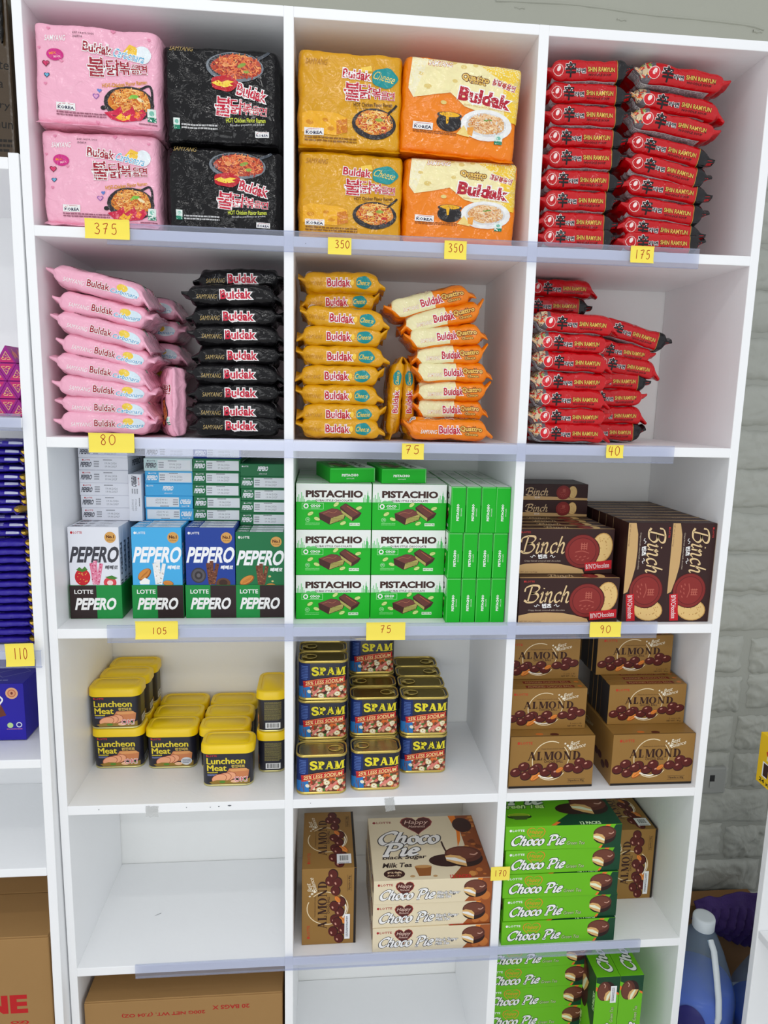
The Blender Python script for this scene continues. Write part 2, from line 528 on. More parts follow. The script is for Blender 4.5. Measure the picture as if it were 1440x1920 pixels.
def structure(name, me, loc=None):
    o = obj(name, me, None, loc)
    o['kind'] = 'structure'
    return o
structure('floor', boxes('floor', [(-3.2, 3.2, -4.2, 0.6, FLOOR_Z - 0.05, FLOOR_Z)], mat('floor_tile', (226, 225, 222), rough=0.35, vary=0.05), 0))
wall = structure('wall_back', boxes('wall_back', [(-3.2, 3.2, BACK_Y, BACK_Y + 0.12, FLOOR_Z, 1.06)], MORTAR, 0))
wall['label'] = 'grey painted stone-clad wall behind the shelf'
up = structure('wall_upper', boxes('wall_upper', [(-3.2, 3.2, BACK_Y - 0.018, BACK_Y + 0.12, 1.06, 2.1)], PLASTER, 0.004))
up['label'] = 'smooth grey-green plaster band above the shelf'
# a trowel ridge across the plaster, with small blobs
def ridge(pts, r, name, parent):
    bm = bmesh.new()
    rings = []
    for i, (x, z) in enumerate(pts):
        k = r * (0.7 + 0.5 * noise.noise(Vector((x * 30, z * 7, 1))))
        ring = [bm.verts.new((x, BACK_Y - 0.018 + k * 0.15 - abs(math.sin(a)) * k, z + k * math.cos(a))) for a in (0, .6, 1.2, 1.57, 1.94, 2.5, math.pi)]
        rings.append(ring)
    for a, b in zip(rings[:-1], rings[1:]):
        for i in range(len(a) - 1):
            bm.faces.new((a[i], a[i + 1], b[i + 1], b[i]))
    obj(name, bm_mesh(name, bm, PLASTER, True), parent)
rp = spline([(0.40, 1.232), (0.53, 1.236), (0.62, 1.234), (0.72, 1.228), (0.84, 1.226), (0.95, 1.222), (0.985, 1.216)], 8)
ridge(rp, 0.0035, 'plaster_ridge', up)
for (bx, bz) in ((0.67, 1.214), (0.972, 1.211), (0.45, 1.222)):
    ridge([(bx - 0.010 + 0.002 * i, bz + 0.001 * math.sin(i)) for i in range(11)], 0.0032, 'plaster_blob', up)

# rough stone slips on the wall beside the shelf, each its own piece
def stone_mesh(w, h, seed):
    nx, nz = 44, 22
    V, Fc = [], []
    rg = random.Random(seed)
    off = Vector((rg.random() * 50, rg.random() * 50, 0))
    for j in range(nz + 1):
        for i in range(nx + 1):
            u, v = i / nx * 2 - 1, j / nz * 2 - 1
            e = max(abs(u) ** 8, abs(v) ** 6)
            x = u * w / 2 + 0.006 * noise.noise(Vector((v * 3, u, 2)) + off) * abs(u)
            z = v * h / 2 + 0.006 * noise.noise(Vector((u * 4, v, 7)) + off) * abs(v)
            p = Vector((x * 20, z * 30, 0)) + off
            p = p + Vector((noise.noise(p * .8), noise.noise(p * .8 + Vector((9, 4, 0))), 0)) * 1.3
            r = 0.008 + 0.004 * noise.noise(p) + 0.006 * (0.5 - abs(noise.noise(p * 1.9))) + 0.002 * (0.5 - abs(noise.noise(p * 4.5)))
            V.append((x, -max(0.0005, r * (1 - e)) , z))
    for j in range(nz):
        for i in range(nx):
            a = j * (nx + 1) + i
            Fc.append((a, a + 1, a + nx + 2, a + nx + 1))
    n0 = len(V)
    V += [(-w / 2, 0.004, -h / 2), (w / 2, 0.004, -h / 2), (w / 2, 0.004, h / 2), (-w / 2, 0.004, h / 2)]
    Fc.append((n0, n0 + 3, n0 + 2, n0 + 1))
    return mesh('stone_slip', V, Fc, STONE, True)
SLIPS = [stone_mesh(0.235, 0.093, s) for s in range(6)]
HALF = [stone_mesh(0.115, 0.093, s + 20) for s in range(3)]
rg = random.Random(5)
for k in range(21):
    z = FLOOR_Z + 0.05 + k * 0.1035
    if z > 1.02: break
    x = 0.74 + (k % 2) * 0.13
    while x < 1.50:
        me = SLIPS[rg.randrange(6)] if rg.random() < 0.75 else HALF[rg.randrange(3)]
        wd = 0.235 if me in SLIPS else 0.115
        obj('stone_slip', me, wall, (x + wd / 2, BACK_Y, z + rg.uniform(-.008, .008)), (0, rg.uniform(-.03, .03), math.pi if rg.random() < 0 else 0))
        x += wd + rg.uniform(0.010, 0.026)

# switch plate painted over with the wall
pl = tag(obj('switch_plate', boxes('switch_plate', [(-0.038, 0.038, -0.018, 0.0, -0.036, 0.036)], mat('painted_plate', (142, 144, 140), rough=0.5, vary=0.02), 0.004, 2), None, (1.052, BACK_Y - 0.002, -0.531)), 'grey painted-over switch plate on the stone wall', 'switch')
obj('rocker_slot', boxes('rocker_slot', [(-0.0065, 0.0065, -0.0186, -0.0178, -0.001, 0.016)], mat('dark_slot', (28, 28, 30)), 0.0002), pl)
obj('rocker', boxes('rocker', [(-0.0065, 0.0065, -0.0205, -0.0178, -0.018, -0.001)], mat('painted_plate', (142, 144, 140), rough=0.5, vary=0.02), 0.0006), pl)

# ------------------------------------------------------------------ the main shelf unit
XE = [(-0.4316, -0.4163), (-0.0164, 0.0), (0.400, 0.4173), (0.8058, 0.8221)]
ZE = [(1.0122, 1.0283), (0.6642, 0.6810), (0.3224, 0.3401), (-0.0182, 0.0), (-0.3625, -0.3441), (-0.7054, -0.6874), (-1.049, -1.031)]
DEP = 0.3033
shelf = tag(obj('shelf_unit', None, None, (0, 0, 0)), 'tall white painted wooden shelf unit with three columns of open cells', 'shelf')
for i, (a, b) in enumerate(XE):
    nm = 'side_panel' if i in (0, 3) else 'divider'
    top = 1.0283
    obj(nm, boxes(nm, [(a, b, -0.0005 * (i in (1, 2)), DEP, FLOOR_Z + 0.002, top)], WHITE, 0.0014, 2), shelf)
for i, (a, b) in enumerate(ZE):
    for c in range(3):
        obj('shelf_board', boxes('shelf_board', [(XE[c][1] - 0.0004, XE[c + 1][0] + 0.0004, 0.0, DEP, a, b)], WHITE, 0.0012, 2), shelf)
obj('back_panel', boxes('back_panel', [(-0.4316, 0.8221, DEP + 0.0014, DEP + 0.0074, FLOOR_Z + 0.01, 1.0283)], mat('white_back', (240, 241, 239), rough=0.5, bump=0.05, vary=0.015), 0.0005), shelf)
obj('plinth', boxes('plinth', [(-0.4163, 0.8058, 0.03, 0.045, FLOOR_Z + 0.002, -1.0495)], WHITE, 0.001), shelf)

def row_floor(r):
    return ZE[r + 1][1]

# scuffs on board edges
scuff = mat('scuff', (95, 98, 104), rough=0.8)
def marks(name, lst, y=-0.0006):
    bm = bmesh.new()
    for (x, z, a, b) in lst:
        vs = [bm.verts.new((x + a * math.cos(t) * (1 + .3 * math.sin(3 * t)), y, z + b * math.sin(t))) for t in [k * math.pi / 4 for k in range(8)]]
        bm.faces.new(vs)
    return bm_mesh(name, bm, scuff)
obj('scuff', marks('scuff', [(-0.12, -0.352, .0035, .0012), (-0.14, -0.353, .0014, .0012), (-0.156, -0.354, .0009, .0009), (-0.2, -0.353, .001, .0007), (0.033, -0.352, .0007, .0007), (0.02, 0.67, .0008, .0008), (-0.36, -0.352, .001, .0008)]), shelf)
obj('scratch', mesh('scratch', [(-0.30 + dx, 0.13 + dy, row_floor(4) + 0.0004) for dx, dy in ((0, 0), (0.012, 0.007), (0.012, 0.0085), (0.001, 0.0014))], [(0, 1, 2, 3)], scuff), shelf)

# ------------------------------------------------------------------ neighbouring unit (seen as a strip)
NB_T = math.radians(1.15)
nb = tag(obj('shelf_unit', None, None, (-0.434, -0.006, 0.45), (-NB_T, 0, 0)), 'white shelf unit with chocolates standing against the main shelf', 'shelf')
NW = -0.86
nbz = [0.7655, 0.355, -0.05, -0.2545, -0.4675, -1.04]
def nbb(name, x0, x1, z0, z1, y0=0.0, y1=0.30):
    obj(name, boxes(name, [(x0, x1, y0, y1, z0 - 0.45, z1 - 0.45)], WHITE, 0.0014, 2), nb)
nbb('side_panel', -0.0165, 0.0, FLOOR_Z + 0.012, 0.789)
nbb('side_panel', NW, NW + 0.0165, FLOOR_Z + 0.012, 0.789)
for k, z in enumerate(nbz):
    nbb('shelf_board', NW + 0.0166, -0.0166, z - 0.002 if k == 0 else z, z + 0.0165)
obj('back_panel', boxes('back_panel', [(NW, 0, 0.30, 0.306, FLOOR_Z + 0.02 - 0.45, 0.788 - 0.45)], WHITE, 0.0005), nb)
def nb_floor(k): return nbz[k] + 0.0165

# shelf unit edge of the right-hand side wall
rs = tag(obj('shelf_unit', None, None, (0, 0, 0)), 'white shelf unit at the far edge of the picture beside the blue jug', 'shelf')
obj('side_panel', boxes('side_panel', [(1.0, 1.33, 0.028, 0.044, FLOOR_Z + 0.002, -0.405)], WHITE, 0.0014, 2), rs)
for z in (-0.4048, -0.722, -1.045):
    obj('shelf_board', boxes('shelf_board', [(1.0 if z > -.5 else 1.002, 1.33, -0.75, 0.044 if z > -.5 else 0.0275, z, z + 0.0178)], WHITE, 0.0014, 2), rs)
obj('side_panel', boxes('side_panel', [(1.0, 1.33, -0.75, -0.734, FLOOR_Z + 0.002, -0.405)], WHITE, 0.0014, 2), rs)

# ================================================================== noodle packs
class Bag:
    """pillow pack lying flat: length along x, front long edge at -y; (x, s) with s the arc length from the middle of the front edge, upward"""
    def __init__(self, L, W, T, seed, fin=0.014, amp=1.0, n=4.6, droop=0.0):
        self.L, self.W, self.T, self.fin, self.amp, self.droop = L, W, T, fin, amp, droop
        self.B = L - 2 * fin
        self.off = Vector((seed * 13.7, seed * 5.1, seed * 9.3))
        ph = np.linspace(-math.pi, math.pi, 721)
        e = 2.0 / n
        y = -(W / 2) * np.sign(np.cos(ph)) * np.abs(np.cos(ph)) ** e
        z = (T / 2) * np.sign(np.sin(ph)) * np.abs(np.sin(ph)) ** e
        d = np.hypot(np.diff(y), np.diff(z))
        s = np.concatenate([[0], np.cumsum(d)])
        s -= np.interp(0, ph, s)
        self.s, self.y, self.z = s, y, z
        self.P = s[-1] - s[0]
    def pt(self, x, s, off=0.0):
        y = np.interp(s, self.s, self.y); z = np.interp(s, self.s, self.z)
        h = 1e-3
        ty = np.interp(s + h, self.s, self.y) - np.interp(s - h, self.s, self.y)
        tz = np.interp(s + h, self.s, self.z) - np.interp(s - h, self.s, self.z)
        ln = np.maximum(np.hypot(ty, tz), 1e-9)
        ny, nz = -tz / ln, ty / ln
        q = np.clip(np.abs(x) / (self.B / 2), 0, 1)
        a = np.maximum(0.0, 1 - q ** 11) ** 0.5 * 0.66 + 0.34
        wy = 1 - 0.05 * q ** 4
        out = np.empty((len(x), 3))
        for i in range(len(x)):
            p = Vector((x[i] * 30, y[i] * 30, z[i] * 34)) + self.off
            r = 0.0024 * noise.noise(p) + 0.0016 * noise.noise(p * 2.3)
            k = q[i] ** 3
            r += k * 0.0060 * noise.noise(Vector((x[i] * 12, y[i] * 85, z[i] * 60)) + self.off)
            r = r * self.amp * (0.35 + 0.65 * a[i]) + off * (0.3 + 0.7 * a[i]) 
            zz = z[i] * a[i] + nz[i] * r
            fx = max(0.0, abs(x[i]) - self.B / 2)
            sgn = 1 if x[i] > 0 else -1
            if fx > 0:
                zz = zz * (1 - 0.5 * min(1.0, fx / self.fin))
            bend = self.droop * (1.0 if sgn > 0 else -0.6)
            zz += (q[i] ** 6) * bend * 0.6 + fx / max(self.fin, 1e-6) * (0.016 * noise.noise(Vector((y[i] * 24, sgn * 3.0, 1)) + self.off) + bend)
            out[i] = (x[i], y[i] * wy[i] + ny[i] * r, zz)
        return out
    def grid(self, xs, nv):
        ss = np.linspace(self.s[0], self.s[-1], nv, endpoint=False)
        X, S = np.meshgrid(xs, ss, indexing='ij')
        P = self.pt(X.ravel(), S.ravel())
        nx = len(xs); F = []
        for i in range(nx - 1):
            for j in range(nv):
                a, b = i * nv + j, i * nv + (j + 1) % nv
                F.append((a, a + nv, b + nv, b))
        return P, F
    def meshes(self, name, material):
        h = self.B / 2
        t = np.linspace(-1, 1, 61)
        xs = h * np.sign(t) * (1 - (1 - np.abs(t)) ** 1.35)
        P, F = self.grid(xs, 84)
        body = mesh(name, P, F, material, True)
        seals = []
        for sg in (-1, 1):
            xs = sg * (h - 0.0006 + np.linspace(0, 1, 7) * (self.fin + 0.0006))
            P, F = self.grid(xs, 40)
            P[:, 2] += 0.0005 * np.sin(P[:, 0] * 2600)
            n = 40
            F.append(tuple(6 * n + j for j in range(n)))
            bm = bmesh.new()
            vs = [bm.verts.new(p) for p in P]
            for f in F: bm.faces.new([vs[k] for k in f])
            seals.append(bm_mesh('crimped_seal', bm, material, True))
        return body, seals
    def map(self):
        return lambda u, v, o: self.pt(u - self.L / 2, v - self.P / 2, o + 0.0006)
    def art(self, x0, x1, ppm):
        """print frame: x in px from the pack's left tip, y in px about the middle of the front edge"""
        pass

def bag_art(bag, k=1000.0):
    # drawn in millimetres: x from the left tip, y down from the front middle line (negative climbs onto the top)
    a = Art(0, -bag.P / 2 * k, bag.L * k, bag.P / 2 * k, bag.L, bag.P)
    a.clip = False
    return a

def bag_kind(name, bag, col, arts):
    body, seals = bag.meshes(name, film(col))
    parts = [('crimped_seal', seals[0]), ('crimped_seal', seals[1])]
    parts.append(('lettering', print_mesh(name + '_print', [(a, bag.map(), 0.0045) for a in arts], INK_FILM, 0.00005, 0.00004)))
    return (name, body, parts)

PINK = (240, 176, 198); BLACK = (16, 15, 17); YEL = (216, 156, 12); ORA = (238, 130, 10); CREAM = (236, 228, 178); RED = (192, 6, 18); DRED = (160, 24, 48)
WHT = (245, 244, 242)
def buldak_bag(col, seed, scheme, droop=0.0):
    b = Bag(0.170, 0.125, 0.0390, seed, fin=0.013, droop=droop)
    a = bag_art(b)
    if scheme == 'pink':
        a.text('SAMYANG', 30, 64, 4, 7, WHT, bold=0.0, shear=0.2)
        a.text('Buldak', 68, 104, 1, 11.5, DRED, bold=0.02, oc=WHT, ow=0.05)
        a.ell(134, 1, 18, 9.5, (214, 232, 242)); a.ell(124, -3, 9, 6, (240, 205, 70)); a.text('Carbonara', 106, 150, 4, 7, (70, 160, 205), bold=0.01, shear=0.25, oc=WHT)
        # top face: pan and flames
        a.ell(118, -58, 34, 26, (60, 40, 45)); a.noodles(118, -58, 29, 21, (214, 120, 40), [(235, 160, 70), (190, 80, 30), (245, 190, 100)], 70)
        a.ell(100, -36, 20, 7, (190, 25, 50), rot=-10); a.ell(103, -37, 11, 4, (245, 170, 40), rot=-10)
        a.korea(32, -40, 54, -30); a.dashes(34, -27, 90, -23, 2, (120, 60, 80))
        a.greentag(148, -48, 156, -32)
        a.text('불닭볶음면', 84, 156, -98, 18, DRED, bold=0.02, oc=WHT, ow=.03)
    if scheme == 'black':
        a.text('SAMYANG', 26, 60, 3, 7.5, (176, 150, 92), shear=0.2)
        a.text('Buldak', 66, 120, 0, 15.5, (196, 24, 56), bold=0.035, oc=WHT, ow=0.07)
        a.text('불닭볶음면', 58, 130, -70, 20, (196, 24, 56), bold=0.03, oc=WHT)
        a.text('HOT Chicken Flavor Ramen', 60, 140, -48, 5, (200, 210, 70)); a.dashes(20, -30, 70, -24, 2, (150, 150, 150)); a.korea(136, -40, 156, -31)
    if scheme == 'yellow':
        a.text('SAMYANG', 18, 48, 3, 7.0, (190, 132, 14), shear=0.2)
        a.text('Buldak', 56, 102, 1, 14.5, (190, 28, 52), bold=0.03, oc=WHT, ow=0.06)
        a.ell(105, 1, 3.4, 5, (248, 205, 70)); a.ell(127, 1, 15, 11, (20, 140, 142), wob=0.05); a.text('Cheese', 114, 139, 1, 8.5, (240, 200, 60), shear=0.3, bold=0.01)
        a.korea(14, -36, 38, -24); a.dashes(16, -22, 88, -18, 1, (150, 100, 20)); a.text('불닭볶음면', 70, 130, -90, 16, DRED, bold=0.03, oc=WHT)
        a.ell(128, -60, 24, 18, (60, 50, 40)); a.noodles(128, -60, 20, 15, (220, 140, 40), [(240, 180, 80), (190, 70, 30)], 40)
    if scheme in ('quattro', 'quattro_orange'):
        if scheme == 'quattro':
            a.poly([(15, -24), (92, -24), (92, 14), (24, 14), (12, 0)], CREAM)
            a.poly([(20, -110), (100, -110), (92, -24), (15, -24)], (240, 232, 190))
            for hx, hy in ((40, -60), (70, -80), (60, -40)): a.ell(hx, hy, 6, 5, (228, 216, 160))
        a.text('SAMYANG', 32, 62, 4, 7, WHT, shear=0.2, oc=(214, 150, 90), ow=0.04)
        a.text('Buldak', 66, 108, 0, 14, (190, 20, 50), bold=0.03, oc=WHT, ow=0.06)
        a.text('Quattro', 106, 148, -2, 10.0, (238, 196, 96), bold=0.03, oc=(120, 60, 20), ow=0.09); a.text('Cheese', 116, 140, 7, 5.0, (238, 196, 96), bold=0.02, oc=(120, 60, 20), ow=0.10)
        a.text('BULDAK', 40, 96, -34, 13, (180, 20, 48), bold=0.03, oc=WHT, rot=180); a.text('Quattro', 98, 140, -32, 9, (238, 196, 96), bold=0.03, oc=(120, 60, 20), ow=0.09, rot=180)
        a.ell(140, -70, 12, 9, (76, 40, 120))
        if scheme == 'quattro_orange':
            a.ell(62, -46, 24, 10, (50, 36, 34)); a.ell(62, -50, 18, 6, (240, 190, 40)); a.text('Buldak', 86, 150, -56, 20, (190, 20, 50), bold=0.03, oc=WHT)
            a.korea(8, -38, 24, -28)
    return bag_kind({'pink': 'noodle_pack', 'black': 'noodle_pack', 'yellow': 'noodle_pack', 'quattro': 'noodle_pack', 'quattro_orange': 'noodle_pack'}[scheme], b, col, [a])

def shin_bag(seed, picture, droop=0.0):
    b = Bag(0.162, 0.118, 0.0380, seed, fin=0.013, droop=droop)
    a = bag_art(b)
    if not picture:
        a.poly([(132, -60), (162, -60), (162, 45), (132, 45)], (26, 24, 26)); a.line([(131.4, -60), (131.4, 45)], 0.9, (200, 150, 60), False)
        x = 16
    else:
        a.poly([(0, -70), (34, -70), (34, -4), (26, 22), (0, 22)], (96, 88, 92))
        a.poly([(2, -60), (30, -60), (28, -8), (16, 16), (2, 10)], (214, 190, 150))
        rg = random.Random(seed)
        for i in range(26):
            a.ell(rg.uniform(4, 26), rg.uniform(-40, 11), rg.uniform(1.5, 5), rg.uniform(1, 2.4), rg.choice([(226, 96, 30), (200, 50, 20), (240, 170, 60), (235, 215, 170), (120, 150, 50), (190, 30, 20)]), rot=rg.uniform(0, 180), n=9)
        a.poly([(0, 16), (30, 22), (24, 40), (0, 40)], (176, 174, 176)); a.dashes(2, 22, 22, 36, 5, (110, 110, 116))
        x = 26
    a.ell(x + 7, 1, 9, 10, (246, 220, 214)); a.ell(x + 7, 1, 8.2, 9.2, RED if not picture else (214, 20, 36)); a.ell(x + 8, -1.5, 3, 5, (246, 226, 220), rot=20)
    a.text('辛', x + 19, x + 39, 1.0, 24, (20, 16, 18), bold=0.03, oc=WHT, ow=0.03)
    a.text('라면', x + 39, x + 56, 3.5, 8, (24, 18, 20), bold=0.04, oc=WHT, ow=0.04)
    a.text('SHIN RAMYUN', x + 60, x + 110, 1.0, 7.5, (230, 186, 84), bold=0.025, oc=(40, 18, 14), ow=.035)
    a.text('NOODLE SOUP', x + 62, x + 104, 9.0, 3.6, (70, 12, 16), bold=0.02)
    # foot of the pack: silver back with stripes
    a.poly([(14, 19), (130, 19), (128, 60), (14, 60)], (188, 186, 188)); a.dashes(18, 21, 126, 40, 6, (128, 124, 130), seed=seed)
    # top face
    a.text('辛', 60, 110, -60, 48, (20, 16, 18), bold=0.035, oc=WHT, ow=0.03)
    return bag_kind('noodle_pack', b, RED, [a])

K = {}
for sc, col in (('pink', PINK), ('black', BLACK), ('yellow', YEL), ('quattro', ORA), ('quattro_orange', ORA)):
    K[sc] = [buldak_bag(col, 1 + i * 3 + len(sc), sc, droop=(-0.006, 0.004)[i]) for i in range(1 if sc == 'quattro_orange' else 2)]
K['shin'] = [shin_bag(3, False, -0.003), shin_bag(8, False, 0.005)]
K['shinp'] = [shin_bag(5, True, -0.004), shin_bag(12, True, 0.004)]

def stack(kinds, rows, group, label, length=0.170, wid=0.125, cat='noodle pack', yaw=0.0):
    """rows: (x_left, z_left, x_right, z_right, y_front, kind index) of each pack's front edge, top first"""
    n = len(rows)
    for i, (xa, za, xb, zb, yf, k) in enumerate(rows):
        roll = -math.atan2(zb - za, xb - xa)
        kk = kinds[k % len(kinds)] if not isinstance(k, tuple) else k
        s = math.hypot(xb - xa, zb - za) / length
        o = place(kk, ((xa + xb) / 2, yf + wid / 2, (za + zb) / 2), (0.0, roll, yaw + random.uniform(-.02, .02)), label(i, n), cat, group)
        o.scale = (s, 1, 1)

# --- row 1 (second shelf): pink packs
P0 = K['pink']
z0 = row_floor(1)
pk = [(-.411, .612, -.241, .578), (-.405, .572, -.240, .540), (-.408, .537, -.242, .503), (-.402, .503, -.238, .467), (-.412, .467, -.243, .440), (-.411, .431, -.238, .413), (-.408, .395, -.240, .388), (-.411, .366, -.239, .364)]
for i in range(8):
    pk[i] = (*pk[i], 0.016 + (0.004, .010, .002, .008, 0, .004, .006, .002)[i], i)
stack(P0, pk, 'pink noodle packs in the front stack', lambda i, n: f'{ORD[i]} pink noodle pack from the top of the front pink stack')
bk = [(-.385, .585 - .042 * i, -.215 + .004 * (i % 3), .575 - .042 * i, 0.155, i) for i in range(6)]
stack(P0, bk, 'pink noodle packs behind the front stack', lambda i, n: f'{ORD[i]} pink noodle pack from the top of the rear pink stack')
# one pack standing on edge between the stacks
b = place(P0[1], (-0.2240, 0.092, z0 + 0.0625), Matrix.Rotation(math.radians(-70), 4, 'Z') @ Matrix.Rotation(math.radians(90), 4, 'X'), 'single pink noodle pack standing upright beside the black packs', 'noodle pack')
b.scale = (0.78, 0.98, 0.90)

# --- black packs
bl = [(-.178, .616, -.019, .622, .060, 1), (-.190, .583, -.022, .590, .020, 0), (-.186, .549, -.021, .553, .025, 1), (-.184, .518, -.018, .522, .022, 0), (-.178, .484, -.017, .487, .028, 1), (-.185, .452, -.018, .454, .020, 0), (-.186, .420, -.018, .422, .026, 1), (-.187, .388, -.018, .390, .024, 0), (-.184, .3640, -.018, .3640, .018, 1)]
stack(K['black'], bl, 'black noodle packs', lambda i, n: f'{ORD[i]} black noodle pack from the top of the black stack')

# --- yellow packs
ye = [(.006, .616, .160, .620, .045, 0), (.008, .584, .152, .590, .060, 1), (.010, .558, .168, .550, .022, 0), (.004, .524, .164, .523, .024, 1), (.002, .489, .168, .490, .024, 0), (.002, .455, .160, .456, .022, 1), (.002, .421, .159, .422, .022, 0), (.003, .388, .164, .389, .022, 1), (.003, .3632, .163, .3632, .018, 0)]
stack(K['yellow'], ye, 'flat yellow noodle packs', lambda i, n: f'{ORD[i]} yellow noodle pack from the top of the flat yellow stack')
for i, x in enumerate((0.1835, 0.2105)):
    o = place(K['yellow'][i], (x, 0.118 + 0.02 * i, z0 + 0.077), Matrix.Rotation(math.radians(3 - 4 * i), 4, 'Y') @ Matrix.Rotation(math.radians(-90), 4, 'Y'), ('upright yellow noodle pack on end touching the flat yellow stack', 'upright yellow noodle pack on end touching the orange and cream stack')[i], 'noodle pack', 'upright yellow noodle packs')
    o.scale = (0.9, 0.98, 0.72)

# --- orange and cream packs
qu = [(.163, .570, .322, .614, .055, 0), (.190, .546, .343, .582, .050, 1), (.199, .521, .347, .541, .046, 0), (.212, .493, .352, .503, .050, 1), (.213, .464, .360, .470, .048, 0), (.216, .430, .360, .435, .050, 1), (.218, .398, .358, .401, .056, 0)]
stack(K['quattro'], qu, 'orange and cream noodle packs', lambda i, n: f'{ORD[i]} orange and cream noodle pack from the top of its stack', length=.168)
stack(K['quattro_orange'], [(.196, .3640, .357, .3640, .010, 0)], None, lambda i, n: 'plain orange noodle pack lying in front under the cream ones', length=.168)

# --- red packs, second shelf
kA, kB = K['shin'], K['shinp']
fr = [(.423, .560, .582, .556), (.424, .526, .572, .522), (.424, .491, .574, .489), (.4245, .456, .578, .455), (.425, .424, .575, .424), (.425, .392, .580, .392), (.4255, .3625, .580, .3625)]
stack(kB, [(*r, .018 + .004 * (i % 2), i) for i, r in enumerate(fr)], 'red noodle packs in the front stack of the second shelf', lambda i, n: f'{ORD[i]} red noodle pack from the top of the front stack, second shelf', .158, .118)
bk2 = [(.440, .640, .592, .642, .16, kB[0]), (.430, .606, .580, .606, .15, kA[0])]
stack(None, bk2, 'red noodle packs at the back of the second shelf', lambda i, n: ('upper', 'lower')[i] + ' red noodle pack on the rear pile, second shelf', .158, .118)
rr = [(.575, .570, .722, .532, .055, kA[1]), (.555, .527, .694, .510, .060, kB[1]), (.560, .500, .706, .482, .055, kB[0]), (.545, .461, .690, .462, .060, kA[0]), (.545, .428, .684, .431, .060, kB[1]), (.545, .394, .688, .396, .060, kB[0]), (.548, .3625, .688, .3625, .060, kA[1])]
for i, r in enumerate(rr):
    rr[i] = (r[0] + 0.0, r[1], r[2], r[3], r[4] + 0.085 * 0 + 0.04, r[5])
stack(None, rr, 'red noodle packs in the rear stack of the second shelf', lambda i, n: f'{ORD[i]} red noodle pack from the top of the stack beside the empty space', .158, .118)

# --- red packs, top shelf
Lx = [(.424, .972, .573, .978, kA[1]), (.423, .938, .574, .943, kA[0]), (.424, .903, .574, .906, kA[1]), (.424, .868, .574, .872, kA[0]), (.4245, .834, .572, .838, kA[1]), (.4245, .800, .572, .802, kA[0]), (.4240, .765, .566, .767, kA[1]), (.4240, .731, .567, .732, kA[0]), (.4245, .7045, .567, .7045, kA[1])]
stack(None, [(a, b_, c, d, .018 + .005 * (i % 2), k) for i, (a, b_, c, d, k) in enumerate(Lx)], 'red noodle packs by the divider on the top shelf', lambda i, n: f'{ORD[i]} red noodle pack from the top of the stack by the divider, top shelf', .158, .118)
Rx = [(.580, .984, .752, .970, kB[1]), (.575, .944, .752, .928, kB[0]), (.574, .912, .742, .890, kB[1]), (.575, .874, .740, .848, kA[0]), (.576, .840, .734, .812, kA[1]), (.577, .803, .742, .788, kA[0]), (.575, .766, .736, .752, kA[1]), (.574, .732, .736, .722, kA[0]), (.572, .7045, .734, .7045, kA[1])]
stack(None, [(a, b_, c, d, .026 + .006 * (i % 2), k) for i, (a, b_, c, d, k) in enumerate(Rx)], 'red noodle packs in the leaning stack on the top shelf', lambda i, n: f'{ORD[i]} red noodle pack from the top of the leaning stack, top shelf', .158, .118)

